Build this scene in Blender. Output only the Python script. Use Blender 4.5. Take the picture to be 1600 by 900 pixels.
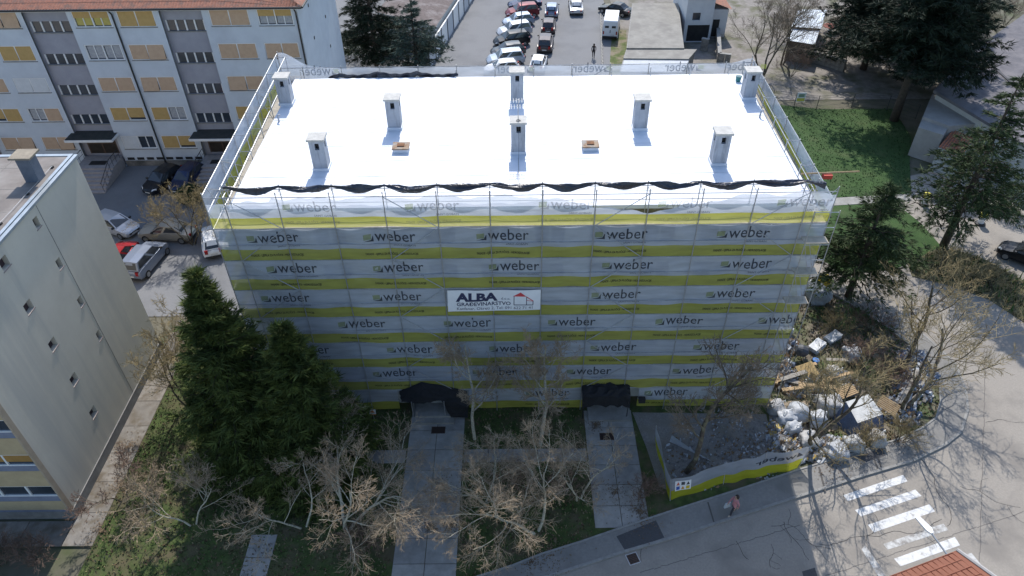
import bpy, bmesh, math, random
from mathutils import Vector, Matrix
R = math.radians
random.seed(7)
for o in list(bpy.data.objects): bpy.data.objects.remove(o)
scene = bpy.context.scene
COL = scene.collection
# ------------------------------------------------------------------ camera
F, PITCH, YAW, ROLL = 1135.9, 0.70523, -0.004518, -0.013275
CAM = Vector((-0.13, -29.47, 35.08))
cy_, sy_ = math.cos(YAW), math.sin(YAW)
_r0 = Vector((cy_, -sy_, 0)); _fh = Vector((sy_, cy_, 0)); _z = Vector((0, 0, 1))
FWD = _fh*math.cos(PITCH) - _z*math.sin(PITCH)
_u0 = _fh*math.sin(PITCH) + _z*math.cos(PITCH)
RIGHT = _r0*math.cos(ROLL) + _u0*math.sin(ROLL)
UP = _u0*math.cos(ROLL) - _r0*math.sin(ROLL)
cd = bpy.data.cameras.new('camera'); cam = bpy.data.objects.new('camera', cd); COL.objects.link(cam)
cd.sensor_width = 36; cd.lens = F/1600*36; cd.clip_end = 2000; cd.clip_start = 0.5
m = Matrix((RIGHT, UP, -FWD)).transposed().to_4x4(); m.translation = CAM
cam.matrix_world = m
scene.camera = cam
# ------------------------------------------------------------------ world, sun, exposure
SUN_EL, SUN_ROT = 48, 2
w = bpy.data.worlds.new('World'); scene.world = w; w.use_nodes = True
nt = w.node_tree
sky = nt.nodes.new('ShaderNodeTexSky'); sky.sky_type = 'NISHITA'; sky.sun_disc = False
sky.sun_elevation = R(SUN_EL); sky.sun_rotation = R(SUN_ROT); sky.ozone_density = 3.0; sky.air_density = 1.2
bg = nt.nodes['Background']; bg.inputs[1].default_value = 0.15
nt.links.new(sky.outputs[0], bg.inputs[0])
sl = bpy.data.lights.new('sun', 'SUN'); sl.energy = 3.7; sl.angle = R(0.5); sl.color = (1, .95, .88)
so = bpy.data.objects.new('sun', sl); COL.objects.link(so)
sd = Vector((math.sin(R(SUN_ROT))*math.cos(R(SUN_EL)), math.cos(R(SUN_ROT))*math.cos(R(SUN_EL)), math.sin(R(SUN_EL))))
so.rotation_euler = sd.to_track_quat('Z', 'Y').to_euler(); so.location = (0, 60, 60)
scene.view_settings.view_transform = 'Standard'; scene.view_settings.look = 'None'
scene.view_settings.exposure = 0.56; scene.view_settings.gamma = 1
scene.render.engine = 'CYCLES'
scene.cycles.transparent_max_bounces = 16
# ------------------------------------------------------------------ pixel -> place (directions only; distance from ground or wall touched)
def ray(px, py):
    return FWD + RIGHT*((px-800)/F) - UP*((py-450)/F)
def g(px, py, z=0.):
    d = ray(px, py); t = (z-CAM.z)/d.z; return CAM + d*t
def onY(px, py, Y):
    d = ray(px, py); t = (Y-CAM.y)/d.y; return CAM + d*t
def onX(px, py, X):
    d = ray(px, py); t = (X-CAM.x)/d.x; return CAM + d*t
# ------------------------------------------------------------------ materials
MATS = {}
def M(name, c, c2=None, scale=4., rough=.8, bump=0., metal=0., detail=5., spec=.4, bscale=None, c3=None, s3=.4, t3=.55, streak=None):
    if name in MATS: return MATS[name]
    m = bpy.data.materials.new(name); m.use_nodes = True; N = m.node_tree.nodes; L = m.node_tree.links
    b = N['Principled BSDF']; b.inputs['Roughness'].default_value = rough; b.inputs['Metallic'].default_value = metal
    b.inputs['Specular IOR Level'].default_value = spec
    tc = N.new('ShaderNodeTexCoord')
    col = None
    if c2 is None: c2 = tuple(x*.86 for x in c)
    n = N.new('ShaderNodeTexNoise'); n.inputs['Scale'].default_value = scale; n.inputs['Detail'].default_value = detail
    n.inputs['Roughness'].default_value = .65
    L.new(tc.outputs['Object'], n.inputs['Vector'])
    rp = N.new('ShaderNodeValToRGB'); rp.color_ramp.elements[0].position = .35; rp.color_ramp.elements[1].position = .65
    rp.color_ramp.elements[0].color = (*c2, 1); rp.color_ramp.elements[1].color = (*c, 1)
    L.new(n.outputs[0], rp.inputs[0]); col = rp.outputs[0]
    if c3 is not None:
        n3 = N.new('ShaderNodeTexNoise'); n3.inputs['Scale'].default_value = s3; n3.inputs['Detail'].default_value = 6
        n3.inputs['Roughness'].default_value = .6
        if streak:
            mp = N.new('ShaderNodeMapping'); mp.inputs['Scale'].default_value = streak; L.new(tc.outputs['Object'], mp.inputs[0]); L.new(mp.outputs[0], n3.inputs['Vector'])
        else: L.new(tc.outputs['Object'], n3.inputs['Vector'])
        r3 = N.new('ShaderNodeValToRGB'); r3.color_ramp.elements[0].position = t3-.08; r3.color_ramp.elements[1].position = t3+.1
        L.new(n3.outputs[0], r3.inputs[0])
        mx = N.new('ShaderNodeMix'); mx.data_type = 'RGBA'
        L.new(r3.outputs[0], mx.inputs[0]); L.new(col, mx.inputs[6]); mx.inputs[7].default_value = (*c3, 1)
        col = mx.outputs[2]
    L.new(col, b.inputs['Base Color'])
    if bump:
        nb = N.new('ShaderNodeTexNoise'); nb.inputs['Scale'].default_value = bscale or scale*4; nb.inputs['Detail'].default_value = 4
        L.new(tc.outputs['Object'], nb.inputs['Vector'])
        bp = N.new('ShaderNodeBump'); bp.inputs['Strength'].default_value = bump; bp.inputs['Distance'].default_value = .05
        L.new(nb.outputs[0], bp.inputs['Height']); L.new(bp.outputs[0], b.inputs['Normal'])
    MATS[name] = m; return m
def net_mat(name, c, alpha):
    m = bpy.data.materials.new(name); m.use_nodes = True; N = m.node_tree.nodes; L = m.node_tree.links
    N.remove(N['Principled BSDF']); out = N['Material Output']
    d = N.new('ShaderNodeBsdfDiffuse'); t = N.new('ShaderNodeBsdfTranslucent'); a = N.new('ShaderNodeBsdfTransparent')
    tc = N.new('ShaderNodeTexCoord'); n = N.new('ShaderNodeTexNoise'); n.inputs['Scale'].default_value = 1.3; n.inputs['Detail'].default_value = 5
    mp = N.new('ShaderNodeMapping'); mp.inputs['Scale'].default_value = (.5, 1, 2.5); L.new(tc.outputs['Object'], mp.inputs[0]); L.new(mp.outputs[0], n.inputs['Vector'])
    rp = N.new('ShaderNodeValToRGB'); rp.color_ramp.elements[0].position = .3; rp.color_ramp.elements[1].position = .7
    rp.color_ramp.elements[0].color = (*[x*.8 for x in c], 1); rp.color_ramp.elements[1].color = (*c, 1)
    L.new(n.outputs[0], rp.inputs[0]); L.new(rp.outputs[0], d.inputs[0]); L.new(rp.outputs[0], t.inputs[0])
    m1 = N.new('ShaderNodeMixShader'); m1.inputs[0].default_value = .35; L.new(d.outputs[0], m1.inputs[1]); L.new(t.outputs[0], m1.inputs[2])
    m2 = N.new('ShaderNodeMixShader'); L.new(a.outputs[0], m2.inputs[1]); L.new(m1.outputs[0], m2.inputs[2])
    mr = N.new('ShaderNodeMapRange'); mr.inputs[3].default_value = alpha-.08; mr.inputs[4].default_value = alpha+.08
    L.new(n.outputs[0], mr.inputs[0]); L.new(mr.outputs[0], m2.inputs[0])
    L.new(m2.outputs[0], out.inputs[0]); MATS[name] = m; return m
def leaf_mat(name, c, c2, scale=1.2):
    m = M(name, c, c2, scale, .75, detail=6, spec=.25)
    return m
# ------------------------------------------------------------------ mesh builder
ORG = {}
class MB:
    def __init__(s): s.v = []; s.f = []; s.mi = []
    def add(s, vs, fs, mi=0):
        k = len(s.v); s.v += [tuple(p) for p in vs]; s.f += [tuple(i+k for i in f) for f in fs]; s.mi += [mi]*len(fs); return s
    def quad(s, a, b, c, d, mi=0): return s.add([a, b, c, d], [(0, 1, 2, 3)], mi)
    def box(s, x0, y0, z0, x1, y1, z1, mi=0):
        return s.add([(x0,y0,z0),(x1,y0,z0),(x1,y1,z0),(x0,y1,z0),(x0,y0,z1),(x1,y0,z1),(x1,y1,z1),(x0,y1,z1)],
                     [(0,3,2,1),(4,5,6,7),(0,1,5,4),(1,2,6,5),(2,3,7,6),(3,0,4,7)], mi)
    def obox(s, c, ax, ay, az, hx, hy, hz, mi=0):
        c = Vector(c); vs = []
        for k in (-1, 1):
            for i, j in ((-1,-1),(1,-1),(1,1),(-1,1)): vs.append(c+ax*(i*hx)+ay*(j*hy)+az*(k*hz))
        return s.add(vs, [(0,3,2,1),(4,5,6,7),(0,1,5,4),(1,2,6,5),(2,3,7,6),(3,0,4,7)], mi)
    def prism(s, poly, z0, z1, mi=0):
        n = len(poly); a = sum(poly[i][0]*poly[(i+1)%n][1]-poly[(i+1)%n][0]*poly[i][1] for i in range(n))
        if a < 0: poly = poly[::-1]
        vs = [(p[0],p[1],z0) for p in poly]+[(p[0],p[1],z1) for p in poly]
        fs = [tuple(range(n))[::-1], tuple(range(n, 2*n))]+[(i,(i+1)%n,(i+1)%n+n,i+n) for i in range(n)]
        return s.add(vs, fs, mi)
    def tube(s, pts, rads, n=6, cap=True, mi=0):
        pts = [Vector(p) for p in pts]
        if not isinstance(rads, (list, tuple)): rads = [rads]*len(pts)
        k = len(s.v); prev = None
        for i, p in enumerate(pts):
            d = (pts[min(i+1, len(pts)-1)]-pts[max(i-1, 0)])
            if d.length < 1e-9: d = Vector((0,0,1))
            d.normalize()
            if prev is None:
                a = d.orthogonal().normalized()
            else:
                a = prev-d*prev.dot(d)
                a = a.normalized() if a.length > 1e-6 else d.orthogonal().normalized()
            prev = a; b = d.cross(a)
            for j in range(n):
                t = 2*math.pi*j/n; q = p+(a*math.cos(t)+b*math.sin(t))*rads[i]; s.v.append((q.x,q.y,q.z))
        for i in range(len(pts)-1):
            for j in range(n):
                s.f.append((k+i*n+j, k+i*n+(j+1)%n, k+(i+1)*n+(j+1)%n, k+(i+1)*n+j)); s.mi.append(mi)
        if cap:
            s.f.append(tuple(range(k, k+n))[::-1]); s.mi.append(mi)
            e = k+(len(pts)-1)*n; s.f.append(tuple(range(e, e+n))); s.mi.append(mi)
        return s
    def mesh(s, name, mats, org=(0,0,0), smooth=False):
        me = bpy.data.meshes.new(name); ox, oy, oz = org
        me.from_pydata([(x-ox, y-oy, z-oz) for x, y, z in s.v], [], s.f)
        for q in (mats if isinstance(mats, (list, tuple)) else [mats]): me.materials.append(q)
        me.polygons.foreach_set('material_index', s.mi)
        if smooth: me.polygons.foreach_set('use_smooth', [True]*len(s.f))
        me.update(); return me
    def build(s, name, mats, parent=None, smooth=False, org=None):
        if org is None: org = ORG.get(parent.name, (0,0,0)) if parent else (0,0,0)
        o = bpy.data.objects.new(name, s.mesh(name, mats, org, smooth)); COL.objects.link(o)
        if parent: o.parent = parent; ORG[o.name] = org
        return o
def tag(o, label=None, cat=None, group=None, kind=None):
    if label: o['label'] = label
    if cat: o['category'] = cat
    if group: o['group'] = group
    if kind: o['kind'] = kind
    return o
def thing(name, label, cat, loc=(0,0,0), rz=0, group=None):
    o = bpy.data.objects.new(name, None); COL.objects.link(o); o.empty_display_size = .3
    o.location = loc; o.rotation_euler = (0,0,rz); ORG[o.name] = tuple(loc)
    return tag(o, label, cat, group)
def one(name, mb, mats, label, cat, loc=(0,0,0), group=None, smooth=False, rz=0):   # a thing that is one mesh (world coordinates, origin at loc)
    o = mb.build(name, mats, None, smooth, org=loc); o.location = loc; o.rotation_euler = (0,0,rz); ORG[o.name] = tuple(loc)
    return tag(o, label, cat, group)
def structure(name, mb, mats, parent=None):
    o = mb.build(name, mats, parent)
    if not parent: o['kind'] = 'structure'
    return o
def copy_tree(o, parent=None):
    c = o.copy(); COL.objects.link(c); c.parent = parent
    for k in list(KIDS.get(o.name, o.children)): copy_tree(k, c)
    return c
KIDS = {}
def remember(o):                        # children lists for copying (object.children is slow)
    KIDS[o.name] = list(o.children)
    for c in o.children: remember(c)
def wall_holes(mb, o, u, v, W, H, holes, depth, mi=0, mr=None):   # wall sheet with recessed openings; n = u x v points out
    o, u, v = Vector(o), Vector(u), Vector(v); n = u.cross(v)
    us = sorted({0, W, *[h[0] for h in holes], *[h[1] for h in holes]}); vs = sorted({0, H, *[h[2] for h in holes], *[h[3] for h in holes]})
    for i in range(len(us)-1):
        for j in range(len(vs)-1):
            cu, cv = (us[i]+us[i+1])/2, (vs[j]+vs[j+1])/2
            if any(h[0] < cu < h[1] and h[2] < cv < h[3] for h in holes): continue
            mb.quad(o+u*us[i]+v*vs[j], o+u*us[i+1]+v*vs[j], o+u*us[i+1]+v*vs[j+1], o+u*us[i]+v*vs[j+1], mi)
    r = mi if mr is None else mr
    for a, b, c, d in [h[:4] for h in holes]:
        P = [o+u*a+v*c, o+u*b+v*c, o+u*b+v*d, o+u*a+v*d]; Q = [p-n*depth for p in P]
        for i in range(4): mb.quad(P[(i+1)%4], P[i], Q[i], Q[(i+1)%4], r)
_tc = {}
def text2d(body, size, bold=0.):
    key = (body, size, bold)
    if key in _tc: return _tc[key]
    c = bpy.data.curves.new('t', 'FONT'); c.body = body; c.size = size; c.offset = bold; c.resolution_u = 2; c.align_x = 'LEFT'
    c.dimensions = '2D'; c.fill_mode = 'FRONT'
    o = bpy.data.objects.new('t', c); COL.objects.link(o)
    dg = bpy.context.evaluated_depsgraph_get(); dg.update()
    me = o.evaluated_get(dg).to_mesh()
    r = ([(v.co.x, v.co.y) for v in me.vertices], [tuple(p.vertices) for p in me.polygons])
    o.evaluated_get(dg).to_mesh_clear(); bpy.data.objects.remove(o); bpy.data.curves.remove(c)
    _tc[key] = r; return r
def put_text(mb, body, size, fn, x0, z0, bold=0., width=None, mi=0):
    vs, fs = text2d(body, size, bold)
    k = 1. if not width else width/max(v[0] for v in vs)
    return mb.add([fn(x0+v[0]*k, z0+v[1]) for v in vs], fs, mi)
# base colours
STEEL = M('galvanised_steel', (.45,.46,.47), (.33,.34,.36), 6, .45, metal=.6)
WHITEP = M('white_paint', (.75,.75,.74), (.68,.68,.68), 3, .5)
BLACKP = M('black_plastic', (.02,.02,.022), (.03,.03,.03), 5, .5)
DARK = M('dark_interior', (.018,.018,.02), (.03,.03,.03), 3, .8)
GLASS = M('window_glass', (.03,.04,.05), (.05,.06,.08), .6, .08, spec=.6)
CONC = M('concrete', (.30,.295,.28), (.22,.215,.2), 1.5, .9, .25, bscale=25, c3=(.19,.185,.17), s3=.5)
ASPH = M('asphalt', (.285,.26,.228), (.24,.218,.19), 9, .9, .2, bscale=60, c3=(.195,.178,.158), s3=.3)
ASPH2 = M('asphalt_grey', (.185,.188,.195), (.155,.158,.165), 9, .9, .2, bscale=60, c3=(.135,.138,.145), s3=.18)
PATCH = M('asphalt_patch', (.075,.075,.08), (.06,.06,.062), 10, .9, .3, bscale=70)
GRASS = M('lawn', (.066,.095,.024), (.034,.052,.014), 2.2, .95, .6, bscale=30, c3=(.095,.08,.045), s3=.7, t3=.54)
GRASSG = M('lush_lawn', (.036,.08,.018), (.023,.055,.012), 1.2, .95, .6, bscale=30, c3=(.05,.08,.026), s3=.5, t3=.6)  # darkened lawn green: shade of the trees behind is put into its colour
SOIL = M('soil', (.15,.12,.085), (.09,.072,.05), 3, .95, .7, bscale=20, c3=(.07,.08,.03), s3=.6)
GRAVEL = M('gravel', (.27,.25,.23), (.17,.16,.15), 14, .95, .7, bscale=40, c3=(.2,.18,.15), s3=.7)
KERB = M('kerb_stone', (.27,.265,.25), (.2,.195,.185), 3, .85, .2)
WOOD = M('raw_timber', (.42,.30,.17), (.32,.22,.12), 5, .8)
TERRA = M('terracotta', (.42,.16,.085), (.30,.11,.06), 4, .85, c3=(.22,.12,.09), s3=3)
# ================================================================== SETTING
def PL(pts, z=0.): return [(g(x, y, z).x, g(x, y, z).y) for x, y in pts]
structure('ground', MB().quad((-300,-120,-.05),(300,-120,-.05),(300,500,-.05),(-300,500,-.05)), M('far_ground', (.13,.12,.09), (.09,.085,.06), .5, .95, c3=(.06,.075,.03), s3=.15))
kerb_out = PL([(867,897),(975,862),(1050,840),(1150,807),(1200,791),(1350,742),(1425,720),(1475,695),(1500,675),(1510,640),(1507,610),(1490,568),(1440,523),(1390,490),(1335,455),(1285,432),(1235,412)])
kerb_in = PL([(800,887),(845,869),(912,848),(975,826),(1050,801),(1150,769),(1250,736),(1330,712),(1400,690),(1440,672),(1463,655),(1470,630),(1468,597),(1450,562),(1405,527),(1350,488),(1300,460),(1240,435)])
def extend(l, d, back=True):
    a, b = l[0], l[1]; k = math.hypot(a[0]-b[0], a[1]-b[1]); return [(a[0]+(a[0]-b[0])/k*d, a[1]+(a[1]-b[1])/k*d)]+l
ko = extend(kerb_out, 34); _d = (ko[0][0]-ko[1][0], ko[0][1]-ko[1][1]); ki = [(kerb_in[0][0]+_d[0]*.95, kerb_in[0][1]+_d[1]*.95)]+kerb_in
road = structure('road', MB().prism([(-60,-60),(80,-60),(80,30),(46,30),(30,25),(20,15)]+[p for p in ko[::-1]], -.04, 0.), ASPH)
sw = structure('sidewalk', MB().prism(ki+ko[::-1], -.04, .10), M('sidewalk_asphalt', (.22,.212,.2), (.18,.175,.165), 7, .9, .2, bscale=60, c3=(.16,.155,.145), s3=.5))
kb = MB()
for i in range(len(ko)-1):
    a, b = Vector((*ko[i],0)), Vector((*ko[i+1],0)); d = (b-a).normalized(); n = Vector((-d.y,d.x,0))
    k = max(1, int((b-a).length/1.0))
    for j in range(k):
        p, q = a+(b-a)*(j/k), a+(b-a)*((j+1)/k)
        kb.obox((p+q)/2-n*.04+Vector((0,0,.045)), d, n, Vector((0,0,1)), (q-p).length/2-.008, .075, .07)
structure('kerb', kb, KERB)
kb = MB()
for i in range(len(ki)-1):
    a, b = Vector((*ki[i],0)), Vector((*ki[i+1],0)); d = (b-a).normalized(); n = Vector((-d.y,d.x,0))
    kb.obox((a+b)/2+n*.05+Vector((0,0,.05)), d, n, Vector((0,0,1)), (b-a).length/2, .05, .09)
structure('edging', kb, KERB)
# asphalt patches, drains, cracks
structure('patch', MB().prism(PL([(963,838),(1025,813),(1038,840),(977,861)], .1), .1, .104), PATCH, sw)
structure('patch', MB().prism(PL([(1338,714),(1378,700),(1384,712),(1352,722)], .1), .1, .104), PATCH, sw)
structure('patch', MB().prism(PL([(1253,893),(1273,887),(1279,905),(1258,910)]), 0, .004), PATCH, road)
def grate(px, py, rz, surf, z):
    c = g(px, py, z); mb = MB(); ax = Vector((math.cos(rz), math.sin(rz), 0)); ay = Vector((-ax.y, ax.x, 0)); Z = Vector((0,0,1))
    t = thing('storm_drain', None, None, (c.x, c.y, z))
    mb.obox((c.x,c.y,z+.003), ax, ay, Z, .28, .28, .003); mb.build('sump', DARK, t)
    for k in range(6):
        mb = MB(); mb.obox(c+ay*(-.22+k*.088)+Z*.012, ax, ay, Z, .27, .022, .008); mb.build('bar', M('rusty_iron', (.12,.07,.05), (.07,.045,.035), 8, .8, metal=.3), t)
    mb = MB()
    for k in (-1, 1): mb.obox(c+ay*(.29*k)+Z*.01, ax, ay, Z, .31, .02, .01); mb.obox(c+ax*(.29*k)+Z*.01, ax, ay, Z, .02, .27, .01)
    mb.build('frame', STEEL, t); return t
tag(grate(989, 873, R(18), road, 0), 'rusty iron storm drain grate in the road by the kerb patch', 'drain')
tag(grate(1318, 696, R(18), road, .1), 'storm drain grate beside the pavement corner under the bare trees', 'drain')
rnd = random.Random(3)
def crack(p, ang, n, step, wd, mb, z):
    pts = [Vector((p[0], p[1], z))]
    for i in range(n):
        ang += rnd.uniform(-.5, .5); pts.append(pts[-1]+Vector((math.cos(ang), math.sin(ang), 0))*step*rnd.uniform(.5, 1.3))
        if rnd.random() < .12 and n > 8: crack(pts[-1], ang+rnd.choice((-1,1))*rnd.uniform(.7,1.3), 5, step*.8, wd*.7, mb, z)
    for i in range(len(pts)-1):
        d = (pts[i+1]-pts[i]).normalized(); s = Vector((-d.y, d.x, 0)); a = wd*rnd.uniform(.4, 1.); b = wd*rnd.uniform(.4, 1.)
        mb.quad(pts[i]-s*a, pts[i]+s*a, pts[i+1]+s*b, pts[i+1]-s*b)
cm = MB()
for (x0,y0),(x1,y1),n in [((1205,822),(1290,800),14),((1280,850),(1480,812),26),((1480,822),(1600,790),16),((1205,850),(1225,890),10),((1318,770),(1330,790),5),((1000,880),(1020,860),6),((1150,845),(1170,870),6),((1365,820),(1385,850),7),((1225,815),(1232,870),9),((1540,660),(1600,650),8),((1500,760),(1590,775),9)]:
    a, b = g(x0,y0,.006), g(x1,y1,.006); crack(a, math.atan2(b.y-a.y, b.x-a.x), n, (b-a).length/n*1.1, .016, cm, .006)
structure('crack', cm, M('crack_dark', (.04,.038,.035), None, 5, 1.), road)
for q in ([(1278,730),(1281,729),(1291,767),(1288,768)],[(1360,705),(1362,704),(1373,732),(1370,733)],[(1367,703),(1369,702),(1378,729),(1375,730)],[(1105,785),(1107,784),(1117,817),(1115,818)]):
    structure('joint', MB().prism(PL(q,.1), .1, .103), M('joint_tar', (.09,.085,.08), None, 5, .95), sw)
tm_ = MB()
for (x0,y0),(x1,y1) in (((1000,895),(1250,820)),((1290,900),(1600,800)),((1540,560),(1530,900))):
    a, b = g(x0,y0,.003), g(x1,y1,.003); dd = (b-a).normalized(); nn = Vector((-dd.y,dd.x,0))*.018; n_ = 24
    for i in range(n_):
        p, q = a.lerp(b,i/n_)+nn*rnd.uniform(-2,2), a.lerp(b,(i+1)/n_)+nn*rnd.uniform(-2,2); tm_.quad(p-nn,p+nn,q+nn,q-nn)
structure('tar_seam', tm_, M('tar_seam', (.13,.12,.11), None, 5, .9), road)
# crosswalk
PAINT = M('worn_road_paint', (.62,.62,.61), (.5,.5,.49), 5, .8, c3=(.24,.225,.21), s3=2.6, t3=.62)
PAINTW = M('very_worn_road_paint', (.5,.5,.49), (.42,.42,.4), 5, .8, c3=(.23,.215,.2), s3=2.2, t3=.5)
for q, mt in [([(1317,774),(1411,742),(1418,752),(1325,783)],PAINT),([(1336,797),(1430,765),(1440,775),(1345,807)],PAINT),([(1356,820),(1452,788),(1461,799),(1365,832)],PAINT),([(1380,850),(1474,818),(1482,828),(1387,859)],PAINTW),([(1397,873),(1492,839),(1500,852),(1407,885)],PAINT),([(1346,858),(1352,852),(1385,900),(1374,903)],PAINTW),([(1509,866),(1518,864),(1550,903),(1538,906)],PAINTW)]:
    structure('stripe', MB().prism(PL(q), .001, .005), mt, road)
# lawns and yard
_k = (-22.6-ki[0][0])/(ki[1][0]-ki[0][0]); lx0 = (-22.6, ki[0][1]+(ki[1][1]-ki[0][1])*_k)
lawn_front = structure('lawn', MB().prism([lx0]+ki[1:8]+[(16.2,-3.9),(15.2,.2),(15.2,1.4),(-14.8,1.4),(-14.9,9),(-22.6,9)], -.04, .03), GRASS)
yard = structure('yard', MB().prism([(15.2,1.4),(15.2,.2),(16.2,-3.9)]+ki[8:]+[(17.5,13),(15.6,8)], -.04, .028), M('yard_earth', (.21,.18,.14), (.12,.10,.075), 2.5, .95, .7, bscale=22, c3=(.06,.085,.03), s3=.45, t3=.52))
structure('gravel_bed', MB().prism(PL([(988,645),(1197,648),(1205,690),(1235,720),(1150,745),(1060,775),(1030,760),(1010,700)]), .028, .045), GRAVEL)
structure('worn_ground', MB().prism(PL([(1200,625),(1290,628),(1330,665),(1245,690),(1203,680)]), .029, .05), M('sandy_ground', (.33,.27,.2), (.25,.2,.15), 8, .95, .4, bscale=30))
structure('side_lawn', MB().prism(PL([(1180,160),(1285,171),(1395,170),(1424,215),(1421,255),(1424,303),(1300,309),(1200,316),(1150,260)]), -.04, .03), GRASSG)
structure('corner_lawn', MB().prism(PL([(1230,330),(1300,322),(1398,317),(1440,350),(1473,388),(1400,420),(1320,430),(1270,395),(1235,372)]), -.04, .028), GRASSG)
structure('path', MB().prism(PL([(1200,320),(1300,310),(1424,303),(1424,314),(1300,322),(1200,331)]), -.03, .05), CONC)
structure('planted_island', MB().prism(PL([(1418,412),(1470,386),(1530,402),(1600,440),(1660,480),(1640,530),(1545,468),(1480,445),(1425,432)]), -.04, .06), M('dry_bed', (.16,.14,.08), (.09,.085,.045), 3, .95, .7, bscale=20, c3=(.05,.085,.025), s3=.8, t3=.58))
structure('courtyard', MB().prism([(-60,9),(-14.9,9),(-14.9,1.4),(15.2,1.4),(18,18),(26,44),(34,60),(12.6,60),(12.6,110),(-60,110)], -.045, -.004), ASPH2)
structure('far_yard', MB().prism([(26,42),(60,42),(60,120),(13.5,120),(13.5,46)], -.045, .0), M('yard_paving', (.24,.22,.2), (.17,.155,.14), 1.6, .95, .4, bscale=15, c3=(.1,.1,.06), s3=.35))
structure('verge', MB().prism([(9.9,42),(12.2,42),(14.4,62),(12.6,62)], -.03, .03), M('weedy_verge', (.10,.13,.035), (.06,.08,.025), 2.5, .95, .6, bscale=25, c3=(.2,.17,.12), s3=.9, t3=.52))
vk = MB()
for k in range(28): vk.box(9.55+k*.085-.08, 42+k*1.0, 0, 9.55+k*.085+.08, 42.98+k*1.0, .12)
structure('verge_kerb', vk, KERB)
# front paths, slab by slab
def slab_path(x0, x1, y0, y1, nx, ny, skew=0):
    p = structure('path', MB().box(x0, y0, -.03, x1, y1, .034), SOIL)
    r = random.Random(int(x0*10)+99)
    for j in range(ny):
        for i in range(nx):
            a, b = x0+(x1-x0)*i/nx, x0+(x1-x0)*(i+1)/nx; c, d = y0+(y1-y0)*j/ny, y0+(y1-y0)*(j+1)/ny; h = r.uniform(-.008, .008)
            MB().prism([(a+.018,c+.018),(b-.018,c+.018),(b-.018,d-.018),(a+.018,d-.018)], .03, .06+h).build('slab', SLABM[r.randrange(3)], p)
SLABM = [M('slab_%d'%i, c, tuple(x*.8 for x in c), 2.2, .9, .25, bscale=30, c3=tuple(x*.68 for x in c), s3=.9) for i, c in enumerate([(.33,.32,.30),(.295,.285,.27),(.35,.335,.31)])]
slab_path(-6.55, -3.25, -11.6, -.1, 2, 8)
slab_path(4.05, 7.0, -8.2, -.1, 2, 6)
slab_path(-3.2, 4.0, -3.9, -2.95, 5, 1)
slab_path(-10.5, -6.6, -3.9, -2.95, 3, 1)
slab_path(-14.3, -12.9, -15, -8.4, 1, 5)
# pavement round the left block
APR = [M('apron_slab_%d'%i, c, tuple(x*.75 for x in c), 2.5, .92, .3, bscale=25, c3=(.12,.10,.075), s3=1.1, t3=.53) for i, c in enumerate([(.22,.205,.185),(.20,.185,.165),(.24,.22,.195)])]
p = structure('building_apron', MB().box(-24.2,-9.0,-.03,-22.55,9,.05), SOIL)
for j in range(9): MB().box(-24.18,-9+j*2+.015,.05,-22.57,-7+j*2-.015,.075+.004*(j%2)).build('slab', APR[j%3], p)
for j in range(5): MB().box(-24.2-2.4*(j+1)+.015,-9,.05,-24.2-2.4*j-.015,-7.5,.075+.004*(j%2)).build('slab', APR[(j+1)%3], p)
# grass tufts, weeds and leaf litter (uncountable)
def tufts(name, poly_test, box, n, h, mats, seed, label):
    r = random.Random(seed); mb = MB()
    for _ in range(n):
        x, y = r.uniform(box[0], box[2]), r.uniform(box[1], box[3])
        if not poly_test(x, y): continue
        k = r.randrange(len(mats)); hh = h*r.uniform(.5, 1.4)
        for b in range(2):
            a = r.uniform(0, 6.28); dx, dy = math.cos(a), math.sin(a); ww = .05*r.uniform(.6, 1.5)
            mb.add([(x-dy*ww, y+dx*ww, .02), (x+dy*ww, y-dx*ww, .02), (x+dx*hh*.8, y+dy*hh*.8, .03+hh)], [(0,1,2)], k)
    return tag(mb.build(name, mats), label, 'grass', kind='stuff')
def inpoly(P):
    def f(x, y):
        c = False; n = len(P)
        for i in range(n):
            (x0,y0),(x1,y1) = P[i], P[(i+1)%n]
            if (y0 > y) != (y1 > y) and x < (x1-x0)*(y-y0)/(y1-y0)+x0: c = not c
        return c
    return f
GM = [M('blade_green', (.075,.125,.028), (.05,.085,.02), 3, .9), M('blade_dry', (.20,.17,.09), (.13,.11,.06), 3, .9), M('leaf_litter', (.13,.085,.05), (.085,.055,.035), 3, .9)]
def onlawn(x, y): return not (-6.7 < x < -3.1 or 3.9 < x < 7.1 or (-4.0 < y < -2.9 and -10.6 < x < 4.1) or (x > 7 and y > -7.5))
fl = inpoly([lx0]+ki[1:8]+[(16.2,-3.9),(15.2,.2),(-14.9,.3),(-14.9,9),(-22.5,9)])
tufts('grass', lambda x, y: onlawn(x, y) and fl(x, y), (-22.5,-12,16,9), 26000, .09, GM, 5, 'short patchy grass and leaf litter on the front lawn')
lm = MB(); r_ = random.Random(77)
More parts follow.
